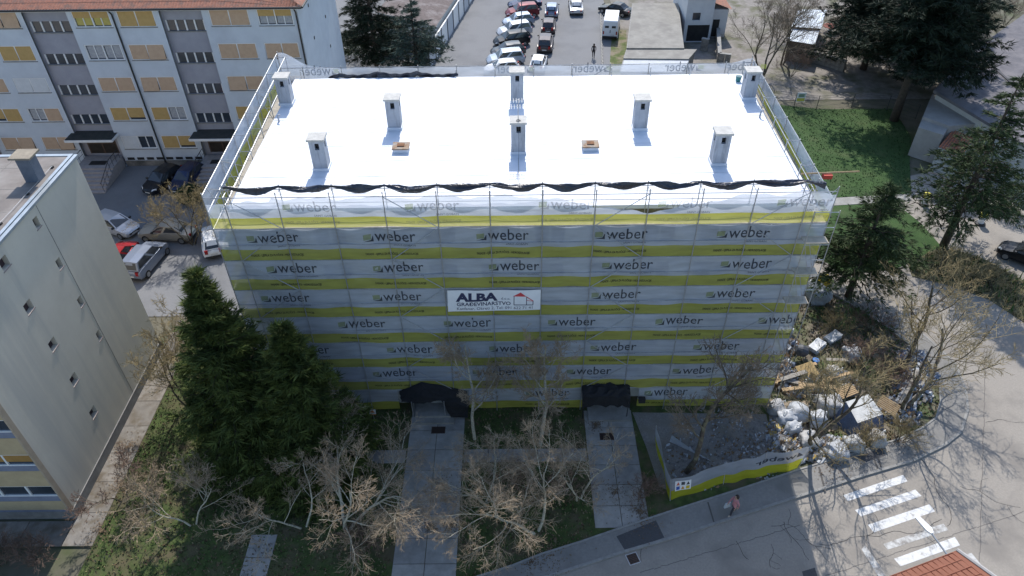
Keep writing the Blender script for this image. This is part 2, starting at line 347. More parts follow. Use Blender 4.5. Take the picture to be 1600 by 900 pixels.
for px, py, sp, n_ in ((672,826,.5,260),(705,822,.9,300),(690,760,1.6,160),(640,800,1.2,160),(960,770,1.4,200),(1000,800,.8,220),(900,700,1.2,160),(930,665,.8,200),(860,860,1.5,240),(1010,815,1.6,160),(200,700,1.4,260),(190,760,1.2,260),(160,830,1.2,240),(1400,690,1.2,220),(1300,730,1.6,160),(830,880,1.4,200)):
    c = g(px,py)
    for _ in range(n_):
        a = r_.uniform(0,6.28); d_ = sp*abs(r_.gauss(0,.5)); x, y = c.x+math.cos(a)*d_, c.y+math.sin(a)*d_; t = r_.uniform(0,6.28); s_ = r_.uniform(.02,.045); z_ = .115+r_.uniform(0,.01)
        lm.add([(x+math.cos(t)*s_*1.4,y+math.sin(t)*s_*1.4,z_),(x-math.sin(t)*s_*.6,y+math.cos(t)*s_*.6,z_+.012),(x-math.cos(t)*s_*1.4,y-math.sin(t)*s_*1.4,z_),(x+math.sin(t)*s_*.6,y-math.cos(t)*s_*.6,z_+.004)],[(0,1,2,3)], r_.randrange(2))
tag(lm.build('fallen_leaves', [GM[2], M('leaf_tan', (.2,.14,.085), (.14,.1,.06), 3, .9)]), 'brown fallen leaves drifted over the slab paths and pavement', 'leaves', kind='stuff')
tufts('grass', inpoly(PL([(1180,160),(1285,171),(1395,170),(1424,215),(1421,255),(1424,303),(1200,316),(1150,260)])), (16,22,42,44), 9000, .07, [M('blade_lush', (.032,.075,.016), (.022,.055,.012), 3, .9), M('blade_pale', (.07,.11,.042), (.045,.08,.026), 3, .9)], 6, 'lush green lawn grass behind the scaffolded block')
tufts('grass', inpoly(ki[8:]+[(17.5,13),(15.6,8),(15.4,0)]), (15,-4,28,13), 7000, .13, GM, 8, 'rough weedy grass in the building yard')
tufts('dry_grass', inpoly(PL([(1418,412),(1470,386),(1530,402),(1600,440),(1660,480),(1640,530),(1545,468),(1480,445),(1425,432)])), (26,4,44,18), 6000, .45, [GM[1], GM[0], M('straw', (.28,.23,.12), (.2,.16,.08), 3, .9)], 9, 'tall straw-coloured dry grass on the planted island')
# ================================================================== SCAFFOLDED BLOCK
ZR = 14.6
XL, XRr = -14.35, 14.85            # walls
YF, YB = 1.05, 16.0
blk = thing('apartment_block', 'flat-roofed apartment block wrapped in printed scaffold nets with white roof', 'building', (0, 8, 0))
PLAST = M('pale_render', (.52,.52,.5), (.45,.45,.43), 1.2, .9, .15)
BROWN = M('olive_fascia', (.19,.165,.10), (.13,.11,.07), 3, .85, c3=(.3,.28,.24), s3=4, t3=.62)
wins = []
for r_ in range(5):
    z0 = 1.9+r_*2.55
    for i in range(10):
        if r_ == 0 and i in (3, 6): continue
        x0 = 1.0+i*2.85; wd = 1.7 if i % 2 else 2.2
        wins.append((x0, x0+wd, z0, z0+1.3))
doors = [(XL*-1-6.2, XL*-1-3.6, .05, 2.0), (XL*-1+4.3, XL*-1+6.7, .05, 2.0)]
wm = MB()
wall_holes(wm, (XL, YF, 0), (1,0,0), (0,0,1), XRr-XL, ZR-.75, wins+doors, .14)
wm.quad((XL,YB,0),(XL,YF,0),(XL,YF,ZR-.75),(XL,YB,ZR-.75)); wm.quad((XRr,YF,0),(XRr,YB,0),(XRr,YB,ZR-.75),(XRr,YF,ZR-.75)); wm.quad((XRr,YB,0),(XL,YB,0),(XL,YB,ZR-.75),(XRr,YB,ZR-.75))
wm.build('wall', PLAST, blk)
for a, b, c, d in wins:
    MB().box(XL+a, YF+.11, c, XL+b, YF+.13, d).build('window', GLASS, blk)
    f = MB(); f.box(XL+a, YF+.05, c, XL+b, YF+.108, c+.07); f.box(XL+a, YF+.05, d-.07, XL+b, YF+.108, d)
    for q in (a, (a+b)/2-.035, b-.07): f.box(XL+q, YF+.05, c+.07, XL+q+.07, YF+.108, d-.07)
    f.build('frame', WHITEP, blk)
for a, b, c, d in doors: MB().box(XL+a, YF+.10, c, XL+b, YF+.13, d).build('door', DARK, blk)
MB().box(XL-.12, YF-.12, ZR-.75, XRr+.12, YB+.12, ZR-.12).build('fascia', BROWN, blk)
# white membrane: gently wrinkled sheet lapping the edge
rm = MB(); NX, NY = 150, 80; rr = random.Random(2)
ph = [(rr.uniform(.3,2.2), rr.uniform(1.5,5), rr.uniform(0,6.28), rr.uniform(.002,.006)) for _ in range(9)]
vs = []
for j in range(NY+1):
    for i in range(NX+1):
        x = XL-.15+(XRr-XL+.3)*i/NX; y = YF-.15+(YB-YF+.3)*j/NY
        z = ZR+sum(a*math.sin(kx*x+ky*y+p) for kx, ky, p, a in ph)
        vs.append((x, y, z))
fs = [(j*(NX+1)+i, j*(NX+1)+i+1, (j+1)*(NX+1)+i+1, (j+1)*(NX+1)+i) for j in range(NY) for i in range(NX)]
rm.add(vs, fs)
for a, b in (((XL-.15,YF-.15),(XRr+.15,YF-.15)),((XRr+.15,YF-.15),(XRr+.15,YB+.15)),((XRr+.15,YB+.15),(XL-.15,YB+.15)),((XL-.15,YB+.15),(XL-.15,YF-.15))):
    rm.quad((*a,ZR-.22),(*b,ZR-.22),(*b,ZR),(*a,ZR))
MEMB = M('white_membrane', (.67,.69,.74), (.60,.63,.68), 1.5, .6, .3, bscale=3.5, c3=(.54,.55,.58), s3=.5, t3=.64, streak=(.25,2.2,1))
roof = rm.build('roof', MEMB, blk, smooth=True)
SEAM = M('membrane_lap', (.66,.69,.73), (.58,.61,.65), 3, .6)
for k in range(9):
    yy = YF+1.2+k*1.62; sm_ = MB(); n_ = 30
    sm_.add([(XL-.1+(XRr-XL+.2)*i/n_, yy+.03*math.sin(i*1.3+k)+dy_, ZR+.03) for dy_ in (-.02,.02) for i in range(n_+1)], [(i,i+1,n_+2+i,n_+1+i) for i in range(n_)]); sm_.build('membrane_lap', SEAM, roof)
CHW = M('chimney_render', (.40,.42,.46), (.34,.36,.40), 2, .85, c3=(.24,.25,.27), s3=1.6, t3=.58, streak=(3,3,.4))
CAPM = M('cap_concrete', (.50,.49,.46), (.38,.37,.35), 4, .9, .2)
def chimney(px, py, h=1.8, w=.78, d=.72):
    c = g(px, py, ZR); x, y = c.x, c.y+d/2
    mb = MB(); holes = [(w/2-.1, w/2+.14, h-.52, h-.14)]
    wall_holes(mb, (x-w/2, y-d/2, ZR-.02), (1,0,0), (0,0,1), w, h, holes, .18)
    wall_holes(mb, (x+w/2, y+d/2, ZR-.02), (-1,0,0), (0,0,1), w, h, holes, .18)
    wall_holes(mb, (x+w/2, y-d/2, ZR-.02), (0,1,0), (0,0,1), d, h, [(d/2-.12,d/2+.1,h-.5,h-.16)], .15)
    wall_holes(mb, (x-w/2, y+d/2, ZR-.02), (0,-1,0), (0,0,1), d, h, [(d/2-.12,d/2+.1,h-.5,h-.16)], .15)
    o = mb.build('chimney', CHW, blk)
    MB().box(x-.19, y-.17, ZR+h-.6, x+.19, y+.17, ZR+h-.05).build('flue', DARK, o)
    cp = MB(); cp.prism([(x-w/2-.08,y-d/2-.08),(x+w/2+.08,y-d/2-.08),(x+w/2+.08,y+d/2+.08),(x-w/2-.08,y+d/2+.08)], ZR+h-.02, ZR+h+.09); cp.build('cap', CAPM, o)
    sk = MB(); sk.box(x-w/2-.05,y-d/2-.05,ZR-.01,x+w/2+.05,y+d/2+.05,ZR+.16); sk.build('flashing', MEMB, o)
    return x, y, ZR+h
for px, py, h in [(447,165,1.75),(617,203,1.85),(808,160,1.9),(1000,204,1.85),(1170,156,1.75),(502,267,1.8),(810,241,1.85),(1123,259,1.85)]: last = chimney(px, py, h); 
# hatches
for px, py in ((626,240),(923,237)):
    c = g(px, py, ZR); x, y = c.x, c.y+.38
    o = MB().box(x-.42,y-.34,ZR-.01,x+.42,y+.34,ZR+.22).build('hatch', MEMB, blk)
    lid = MB(); lid.box(x-.47,y-.39,ZR+.22,x+.47,y+.39,ZR+.30); lid.build('lid', M('rusted_lid', (.34,.27,.2), (.2,.11,.06), 5, .9, c3=(.28,.27,.25), s3=3), o)
    rim = MB(); rim.box(x-.2,y-.14,ZR+.3,x+.2,y+.18,ZR+.35); rim.build('cover', M('rust_brown', (.23,.11,.05), (.13,.06,.03), 6, .9), o)
# vent pipes
for px, py in ((436,190),(1187,183),(1000,198)):
    c = g(px, py, ZR)
    vp = MB().tube([(c.x,c.y,ZR-.02),(c.x,c.y,ZR+.32),(c.x+.05,c.y,ZR+.42),(c.x+.16,c.y-.03,ZR+.42)], .055, 8); vp.build('vent_pipe', CHW, blk)
# bucket on the roof
c = g(1153,127,ZR); mb = MB().tube([(c.x,c.y,ZR+.01),(c.x,c.y,ZR+.34)],[.15,.19],14); 
bk = thing('bucket', 'teal plastic bucket on the white roof near its rear corner', 'bucket', (c.x,c.y,ZR))
mb.build('shell', M('teal_plastic', (.03,.19,.2), (.02,.15,.16), 4, .4), bk)
MB().tube([(c.x-.19,c.y,ZR+.33),(c.x-.1,c.y-.1,ZR+.42),(c.x+.1,c.y-.1,ZR+.42),(c.x+.19,c.y,ZR+.33)], .012, 5).build('handle', STEEL, bk)
MB().tube([(c.x,c.y,ZR+.335),(c.x,c.y,ZR+.35)],[.2,.2],14).build('rim', M('teal_dark', (.02,.12,.13), None, 4, .4), bk)
# television aerial on the middle front chimney
c = g(810,241,ZR); ax, ay, az = c.x, c.y+.2, ZR+1.92
an = thing('television_aerial', 'thin metal television aerial on the front middle chimney', 'aerial', (ax,ay,az))
MB().tube([(ax,ay,az+.0),(ax,ay,az+1.25)], .022, 6).build('mast', STEEL, an)
for k, zz in enumerate((1.2,.85)):
    bm_ = MB().tube([(ax-.75+.2*k,ay-.1,az+zz),(ax+.45,ay+.06,az+zz)], .014, 5).build('boom', STEEL, an)
    for q in range(8-2*k):
        xx = ax-.7+.2*k+q*.15; MB().tube([(xx,ay-.3,az+zz),(xx,ay+.24,az+zz)], .008, 4).build('rod', STEEL, bm_)
MB().tube([(ax-.12,ay-.12,az+.02),(ax+.12,ay-.05,az+.05),(ax+.02,ay+.14,az+.03),(ax-.1,ay,az+.04)], .018, 5).build('cable_coil', BLACKP, an)
MB().tube([(ax+.02,ay-.6,ZR+1.9),(ax+.02,ay-.62,ZR+.2),(ax+.0,ay-.9,ZR+.05),(ax,ay-3.6,ZR+.03)], .012, 4).build('cable', BLACKP, an)
# ---------------------------------------------------------------- scaffold
def xl(y): return -15.08-.03*y
def xr(y): return 15.42+.022*y
Y0, Y1i, YBi, YBo = 0., .73, 16.35, 17.05
scf = thing('scaffold', 'galvanised tube scaffold standing round the whole apartment block', 'scaffold', (0,0,0))
BAY = 2.57; xs = [xl(0)]+[(i-4.5)*BAY for i in range(-1,11)]+[xr(0)]
xs[1] = -14.135; xs[-2] = 14.135
fx = xs
pm = {}
def post(x, y, z1, z0=0.):
    MB().tube([(x,y,z0),(x,y,z1)], .026, 6).build('post', STEEL, scf)
for x in fx:
    post(x, Y0, 16.14); post(min(max(x,xl(0)+.72),xr(0)-.72), Y1i, 16.14)
sy = [Y1i+(YBi-Y1i)*k/6 for k in range(1,7)]
for y in sy:
    post(xl(y), y, 16.05); post(xl(y)+.68, y, 16.05); post(xr(y), y, 15.4); post(xr(y)-.68, y, 15.4)
for x in fx[1:-1]: post(x, YBo, 15.05); post(x, YBi, 15.05)
post(xl(17), YBo, 16.1); post(xr(17), YBo, 15.45)
LV = [14.0-2*k for k in range(7)]
rail = lambda a, b, r=.022: MB().tube([a,b], r, 6).build('rail', STEEL, scf)
for z in [15.85]+LV+[z+1. for z in LV[1:]]:
    rail((xl(0),Y0,z),(xr(0),Y0,z))
rail((xl(0)+.7,Y1i,15.85),(xr(0)-.7,Y1i,15.85)); rail((xl(0)+.7,Y1i,15.05),(xr(0)-.7,Y1i,15.05), .02)
for z in LV[:3]: rail((xl(0)+.7,Y1i,z),(xr(0)-.7,Y1i,z))
for z in (16.0,15.0,14.0,12.0,10.0,8.0,6.0,4.0,2.0):
    rail((xl(0),Y0,z),(xl(17),YBo,z)); 
    if z > 11: rail((xl(0)+.68,Y1i,z),(xl(17)+.68,YBi,z))
for z in (15.3,14.6,14.0,12.0,10.0,8.0,6.0,4.0,2.0):
    rail((xr(0),Y0,z),(xr(17),YBo,z))
    if z > 11: rail((xr(0)-.68,Y1i,z),(xr(17)-.68,YBi,z))
for y in sy: rail((xl(y),y,16.0),(xl(y)+.68,y,16.0)); rail((xr(y),y,15.3),(xr(y)-.68,y,15.3)); rail((xl(y),y,15.0),(xl(y)+.68,y,15.0),.018)
for x in fx[1:-1]: rail((x,Y0,15.85),(x,Y1i,15.85),.018)
for z in (14.95,14.0,12.0): rail((xl(17),YBo,z),(xr(17),YBo,z))
brace = lambda a, b: MB().tube([a,b], .02, 6).build('brace', STEEL, scf)
for i in (1,4,8,11):
    for k in range(8 if i in (1,11) else 7):
        z = 14-2*k
        if z < 0: break
        a, b = (fx[i], fx[i+1]) if (k % 2 == 0) == (i < 5) else (fx[i+1], fx[i])
        if k == 0: brace((a,Y0-.03,15.85),(b,Y0-.03,14.0))
        else: brace((a,Y0-.03,z+2),(b,Y0-.03,z))
for y0, y1 in ((sy[0],sy[1]),(sy[3],sy[4]),(Y1i,sy[0])): brace((xl(y0),y0,15.95),(xl(y1),y1,14.1)); brace((xl(y0),y0,15.95),(xl(y0)+.68,y0,14.1))
brace((fx[9],YBo,14.9),(fx[8],YBo,13.2)); brace((fx[-1],Y0,16.1),(fx[-1]-.7,Y1i,14.1))
DECK = M('deck_planks', (.40,.37,.32), (.28,.26,.23), 4, .85)
for z in LV: MB().box(xl(0)+.03,Y0+.1,z-.06,xr(0)-.03,Y1i-.05,z-.015).build('deck', DECK, scf)
def sdeck(z):
    MB().add([(xl(1)+.06,1,z),(xl(1)+.6,1,z),(xl(16)+.6,16.2,z),(xl(16)+.06,16.2,z)],[(0,1,2,3)]).build('deck', DECK, scf)
    MB().add([(xr(1)-.6,1,z),(xr(1)-.06,1,z),(xr(16)-.06,16.2,z),(xr(16)-.6,16.2,z)],[(0,1,2,3)]).build('deck', DECK, scf)
for z in (13.97,11.97,9.97): sdeck(z)
MB().box(xl(16),YBi+.05,12.93,xr(16),YBo-.05,12.97).build('deck', DECK, scf)
# stair tower bits at the right front corner
for z in (13.2,11.2,9.2): MB().box(14.3,-.62,z,15.5,-.05,z+.04).build('deck', M('pale_plywood', (.52,.45,.36), (.42,.36,.28), 4, .8), scf)
for x, y in ((14.3,-.65),(15.5,-.65)): MB().tube([(x,y,0),(x,y,15.2)], .024, 6).build('post', STEEL, scf)
for z in (15.1,14.2,13.15,12.2,11.15,10.2): MB().tube([(14.3,-.65,z),(15.5,-.65,z)], .02, 5).build('rail', STEEL, scf)
for k in range(5):
    z = 13.2-2*k; MB().tube([(14.35,-.4,z),(15.0,-.4,z-2)], .018, 5).build('ladder', STEEL, scf); MB().tube([(14.6,-.4,z),(15.25,-.4,z-2)], .018, 5).build('ladder', STEEL, scf)
# timber prop and red winch arm at the front right corner
wn = thing('hoist_arm', 'timber pole with a red hoist motor poking out from the scaffold corner', 'hoist', (15.6,2.6,15.2))
MB().tube([(14.6,2.6,15.25),(17.6,2.7,15.3)], .04, 6).build('pole', WOOD, wn)
MB().box(15.75,2.45,15.0,16.2,2.75,15.22).build('motor', M('red_paint', (.45,.05,.03), None, 4, .5), wn)
# ---------------------------------------------------------------- nets
NG = net_mat('grey_net', (.64,.69,.78), .70); NYEL = net_mat('yellow_net', (.58,.57,.12), .70)
INK = net_mat('net_ink', (.045,.05,.065), .76); INKY = net_mat('net_green_ink', (.34,.40,.08), .45); INKS = net_mat('net_small_ink', (.06,.07,.09), .8); INKT = net_mat('backlit_ink', (.2,.2,.22), .42)  # INKT: paler, thinner copy of INK, glare of the roof behind put into it
def make_net(name, label, fn, u0, u1, zb, zt, logos, yel=.36, nu=160, nz=10, mirror=False, lw=2.65, slog=True, ztop=None, zbot=None, ink=None, zl=.36):
    ink = ink or INK
    """fn(u, z) -> point on the sheet; logos at u positions"""
    vs = []; mb = MB()
    cut = zb+(zt-zb)*yel
    zsn = [0, .11, .22, yel, .46, .58, .7, .82, .91, 1.]
    for j, q in enumerate(zsn):
        for i in range(nu+1):
            u = u0+(u1-u0)*i/nu; tz = ztop(u) if ztop else zt; bz = zbot(u) if zbot else zb
            zz = bz+(cut-bz)*(q/yel) if q <= yel else cut+(tz-cut)*((q-yel)/(1-yel)); 
            if q > yel and tz <= cut+.02: zz = cut+.004*j
            vs.append(fn(u, zz))
    n = nu+1
    k = 0
    fs = []; mi = []
    for j in range(len(zsn)-1):
        for i in range(nu): fs.append((j*n+i, j*n+i+1, (j+1)*n+i+1, (j+1)*n+i)); mi.append(1 if j < 3 else 0)
    mb.v = [tuple(p) for p in vs]; mb.f = fs; mb.mi = mi
    o = mb.build(name, [NG, NYEL], None, smooth=True)
    tag(o, label, 'safety net', 'printed safety nets on the scaffold')
    s = -1 if mirror else 1
    h = (zt-cut)
    for u in logos:
        zb_ = cut+h*zl; k0 = u-s*lw/2
        F_ = lambda a, z, k0=k0: fn(k0+s*a, z, .012)
        t = MB(); put_text(t, 'weber', .96, F_, .60, zb_, .004, width=lw-.60); t.build('logo_lettering', ink, o)
        t = MB(); t.add([F_(.0,zb_), F_(.52,zb_), F_(.52,zb_+.36), F_(.40,zb_+.10)], [(0,1,2,3)]); t.build('logo_wedge', ink, o)
        t = MB(); t.add([F_(.02,zb_+.08), F_(.40,zb_+.12), F_(.42,zb_+.44), F_(.02,zb_+.40)], [(0,1,2,3)]); t.build('logo_flag', INKY, o)
        t = MB(); put_text(t, 'SAINT-GOBAIN', .17, F_, lw*.56, zb_-.30, 0, width=1.12); t.build('small_lettering', INKS, o)
        if slog:
            F2 = lambda a, z, k0=k0: fn(k0+s*a, z, .012)
            t = MB(); put_text(t, 'FASADE - LJEPILA ZA PLOČICE - HIDROIZOLACIJE', .19, F2, .0, zb+(cut-zb)*.42, .006, width=2.7); t.build('slogan_lettering', ink, o)
    return o
def front_fn(row):
    r = random.Random(row*7+1); P = [(r.uniform(.5,3.), r.uniform(1,4), r.uniform(0,6.28), r.uniform(.006,.02)) for _ in range(6)]
    def fn(u, z, off=0.):
        w = sum(a*math.sin(kx*u+kz*z+p) for kx, kz, p, a in P)
        t = ((u-(-14.135))/BAY) % 1.; bulge = .05*math.sin(math.pi*t)
        zz = z + .035*math.sin(math.pi*t)*(1 if row % 2 else -1)*.6+.012*math.sin(u*1.7+row)
        return (u, .05+.03-w-bulge*.6-off-.02, zz)
    return fn
ux = lambda l, y: [onY(x, y, 0).x for x in l]
rows = [(2,[425,608,785,970,1160],372,'second'),(3,[455,622,803,980,1165],418,'third'),(4,[445,620,962,1140],465,'fourth'),(5,[565,730,893,1060,1220],507,'fifth'),(6,[478,640,800,958,1118],547,'sixth'),(7,[617,773,920,1085],583,'seventh')]
for k, (n_, lx, py, word) in enumerate(rows):
    zt = 14.0-2*k
    make_net('safety_net', 'grey and yellow printed net strip, %s from the top on the front scaffold' % word, front_fn(n_), xl(0)+.02, xr(0)-.02, zt-2.0, zt-.03, ux(lx, py))
def top_edge(u):
    return 15.75-.95*math.exp(-((u-6.2)/3.4)**2)-.08*math.sin(u*2.1)-.05*math.sin(u*5+1)-(.25 if u < -12 else 0)
make_net('safety_net', 'sagging top net strip of the front scaffold with the white roof behind', front_fn(1), xl(0)+.02, xr(0)-.02, 14.02, 15.55, ux([480,674], 316)+[2.4,8.2,14.0], ztop=top_edge, yel=.4, ink=INKT)
segs = [(xl(0)+.02,-7.3,[-8.4],'left of the tented entrance'),(-3.0,4.0,[-2.0,1.8],'between the two entrances'),(7.35,xr(0)-.02,[9.0,13.4],'beside the gravel bed')]
for a, b, lg, wd in segs:
    make_net('safety_net', 'bottom net strip of the front scaffold '+wd, front_fn(9), a, b, .22, 1.97, [q for q in lg if a+1.2 < q < b-1.2], nu=max(20,int((b-a)*5)))
one('net_patch', MB().add([front_fn(9)(u, z, .0) for z in (.75,1.2,1.95) for u in (-7.28,-6.2,-5.1,-4.1,-3.05)], [(j*5+i,j*5+i+1,(j+1)*5+i+1,(j+1)*5+i) for j in range(2) for i in range(4)]), net_mat('patched_net', (.42,.45,.46), .85), 'plain grey net patch over the tented entrance', 'net')
# side nets
def side_fn(xf, sgn, seed):
    r = random.Random(seed); P = [(r.uniform(.5,3.), r.uniform(1,4), r.uniform(0,6.28), r.uniform(.006,.02)) for _ in range(6)]
    def fn(u, z, off=0.): return (xf(u)+sgn*(.05+sum(a*math.sin(kx*u+kz*z+p) for kx, kz, p, a in P)+off), u, z)
    return fn
for k in range(8):
    zt = 15.95 if k == 0 else 14.0-2*(k-1); zb = 14.02 if k == 0 else max(zt-2, .2)
    make_net('safety_net', 'net strip on the left flank of the scaffold, %s from the top' % ['first','second','third','fourth','fifth','sixth','seventh','lowest'][k], side_fn(xl,-1,40+k), YBo-.05, .05, zb, zt-.03, [14-.6*(k%2)*2, 8.6, 3.2][:3] if k < 2 else [10,4], nu=60, mirror=True)
    zt = 15.25 if k == 0 else zt
    make_net('safety_net', 'net strip on the right flank of the scaffold, %s from the top' % ['first','second','third','fourth','fifth','sixth','seventh','lowest'][k], side_fn(xr,1,60+k), .05, YBo-.05, zb, zt-.03, ([13.2,8.4,3.2] if k == 0 else [10.5,5]), nu=60)
def back_fn(seed):
    r = random.Random(seed); P = [(r.uniform(.5,3.), r.uniform(1,4), r.uniform(0,6.28), r.uniform(.006,.02)) for _ in range(6)]
    def fn(u, z, off=0.): return (u, YBo+.05+sum(a*math.sin(kx*u+kz*z+p) for kx, kz, p, a in P)+off, z)
    return fn
def btop(u): return 14.92+(1.1*math.exp(-((u+15.4)/1.3)**2))+.35*math.exp(-((u-15.8)/1.)**2)-.05*abs(math.sin(u*1.22))
bl = [onY(x, 115, 17.1).x for x in (500,805,925,1068,1165)]
make_net('safety_net', 'top net strip on the rear scaffold with its print seen reversed', back_fn(5), xr(17), xl(17), 13.3, 14.9, bl, nu=120, mirror=True, ztop=btop, yel=.2, zl=.62, slog=False)
for k in range(6): make_net('safety_net', 'net strip on the rear scaffold, %s below its top strip' % ['first','second','third','fourth','fifth','sixth'][k], back_fn(6+k), xr(17), xl(17), 11.3-2*k, 13.27-2*k, [-9,-2,5,11], nu=80, mirror=True, slog=False)
# banner
bn = thing('banner', 'white builder banner with red roof drawing tied to the front nets', 'banner', (0,-.05,9.5))
bp = lambda px, py: onY(px, py, -.06)
A, B, C_, D_ = bp(699,454), bp(845,453), bp(844,484), bp(700,487)
def ban(u, v, off=.0):
    p = (A*(1-u)+B*u)*v+(D_*(1-u)+C_*u)*(1-v); return (p.x, p.y-.03*math.sin(u*9)*math.sin(v*3)-off, p.z+.02*math.sin(u*14)*(1 if v > .5 else .5))
mb = MB(); n = 24; mb.add([ban(i/n, j/6) for j in range(7) for i in range(n+1)], [(j*(n+1)+i,j*(n+1)+i+1,(j+1)*(n+1)+i+1,(j+1)*(n+1)+i) for j in range(6) for i in range(n)])
mb.build('sheet', M('banner_vinyl', (.72,.73,.74), (.66,.67,.69), 2, .6), bn, smooth=True)
NAVY = M('navy_print', (.03,.035,.085), None, 4, .7); REDP = M('red_print', (.55,.06,.07), None, 4, .7)
def bt(s, u, v, wd, hz, bold, mat=NAVY):
    vs, fs = text2d(s, 1., bold); mx = max(q[0] for q in vs); my = .72
    t = MB().add([ban(u+q[0]/mx*wd, v+q[1]/my*hz, .008) for q in vs], fs); t.build('lettering', mat, bn)
bt('ALBA', .10, .50, .44, .37, .05); bt('d.o.o.', .575, .52, .10, .13, 0.); bt('GRAĐEVINARSTVO', .095, .27, .585, .17, .02); bt('Kanfanar, Okreti 2, Tel: 091 622 71 41', .095, .07, .82, .14, .0)
MB().add([ban(.70,.70,.008),ban(.85,.70,.008),ban(.785,.90,.008)],[(0,1,2)]).build('roof_drawing', REDP, bn)
for (a,b),(c,d) in [((.715,.28),(.715,.70)),((.85,.28),(.85,.70)),((.715,.28),(.92,.27)),((.92,.27),(.92,.46))]:
    e = .004 if a == c else 0; f_ = 0 if a == c else .018
    MB().add([ban(a-e,b-f_,.008),ban(c-e,d-f_,.008),ban(c+e,d+f_,.008),ban(a+e,b+f_,.008)],[(0,1,2,3)] if a!=c else [(3,2,1,0)]).build('line_drawing', NAVY, bn)
MB().add([ban(.85,.66,.008),ban(.925,.44,.008),ban(.925,.48,.008),ban(.85,.71,.008)],[(0,1,2,3)]).build('line_drawing', REDP, bn)
MB().add([ban(.85,.50,.008),ban(.92,.45,.008),ban(.92,.475,.008),ban(.85,.53,.008)],[(0,1,2,3)]).build('line_drawing', REDP, bn)
# rolled black tarpaulin tied to the inner posts
TARP = M('black_tarp', (.022,.027,.045), (.012,.015,.025), 3, .32, .9, bscale=7, spec=.6)
def roll(pts_fn, u0, u1, n, name, label, loc):
    r = random.Random(5); mb = MB(); rings = 12; prev = []
    for i in range(n+1):
        u = u0+(u1-u0)*i/n; (x,y,z), rad = pts_fn(u)
        for j in range(rings):
            t = 2*math.pi*j/rings; rr_ = rad*(1+.28*math.sin(3*t+u*1.3)+.16*math.sin(5*t-u*1.7)+r.uniform(-.07,.07))
            mb.v.append((x, y+math.cos(t)*rr_*.75, z+math.sin(t)*rr_))
    for i in range(n):
        for j in range(rings): mb.f.append((i*rings+j, i*rings+(j+1)%rings, (i+1)*rings+(j+1)%rings, (i+1)*rings+j)); mb.mi.append(0)
    return one(name, mb, TARP, label, 'tarpaulin', loc)
def tz(u):
    t = ((u+14.135)/BAY) % 1.; s = math.sin(math.pi*t); half = .5+.5*math.sin(u*.9)
    return ((u, Y1i-.02, 16.02-.24*s*(.6+.5*half)), .05+.155*s*(.5+.5*abs(math.sin(u*1.9+.5))))
roll(tz, xl(0)+.8, xr(0)-.35, 260, 'rolled_tarpaulin', 'rolled black tarpaulin tied in swags along the front roof edge', (0,Y1i,16))
def hang(u, v):
    t = ((u+14.135)/BAY) % 1.; s = math.sin(math.pi*t); a = (u+12.3)/8.6; env = math.sin(math.pi*min(max(a,0),1))**.5
    top = 15.0-.18*s-.22*(1-env); bot = top-(.12+.55*env*(.5+.5*s)); return (u, YBi-.08-.1*math.sin(u*4+v*5)*v-.05*math.sin(u*9), top+(bot-top)*v)
mb = MB(); n = 110; mb.add([hang(-12.3+8.6*i/n, j/6) for j in range(7) for i in range(n+1)], [(j*(n+1)+i,j*(n+1)+i+1,(j+1)*(n+1)+i+1,(j+1)*(n+1)+i) for j in range(6) for i in range(n)])
one('hanging_tarpaulin', mb, TARP, 'black tarpaulin hanging in folds from the rear scaffold rail', 'tarpaulin', (-8,YBi,14.5), smooth=True)
# entrance: tarpaulin tent on the left, timber-framed canopy on the right
BTARP = M('dull_black_tarp', (.012,.013,.017), (.007,.008,.01), 3, .75, .8, bscale=9)
def tent():
    t = thing('entrance_tarpaulin', 'black tarpaulin draped like a tent over the entrance on the long slab path', 'tarpaulin', (-5.3,-.4,0))
    P = {'apex': (-5.75,.02,2.75), 'l': (-7.0,-.45,1.5), 'm': (-5.7,-.7,1.5), 'r': (-4.6,-.55,1.65), 'r2': (-3.0,-.6,1.15), 'bl': (-7.2,.0,1.9), 'br': (-3.1,-.0,1.9), 'lo': (-4.1,-.8,.35), 'lo2': (-3.1,-.75,.3)}
    k = list(P); vs = [P[q] for q in k]; ix = {q: i for i, q in enumerate(k)}
    fs = [tuple(ix[q] for q in f) for f in (('apex','l','m'),('apex','m','r'),('apex','bl','l'),('apex','r','br'),('r','r2','br'),('r','lo','lo2','r2'))]
    bm = bmesh.new(); bv = [bm.verts.new(v) for v in vs]
    for f in fs: bm.faces.new([bv[i] for i in f])
    bmesh.ops.triangulate(bm, faces=bm.faces); bmesh.ops.subdivide_edges(bm, edges=bm.edges, cuts=4, use_grid_fill=True)
    r = random.Random(4)
    for v in bm.verts: v.co += Vector((r.uniform(-.03,.03), r.uniform(-.05,.05), r.uniform(-.06,.03)))
    mb = MB(); bm.verts.index_update(); mb.add([v.co for v in bm.verts], [tuple(v.index for v in f.verts) for f in bm.faces]); bm.free()
    mb.build('cover', BTARP, t)
    for x, y in ((-6.4,-.62),(-4.45,-.6)): MB().tube([(x,y,.05),(x,y,1.6)], .03, 6).build('prop', STEEL, t)
    MB().box(-6.5,-1.1,.06,-3.9,.6,.22).build('step', CONC, t); MB().box(-6.3,-.7,.22,-4.1,.6,.38).build('step', CONC, t)
tent()
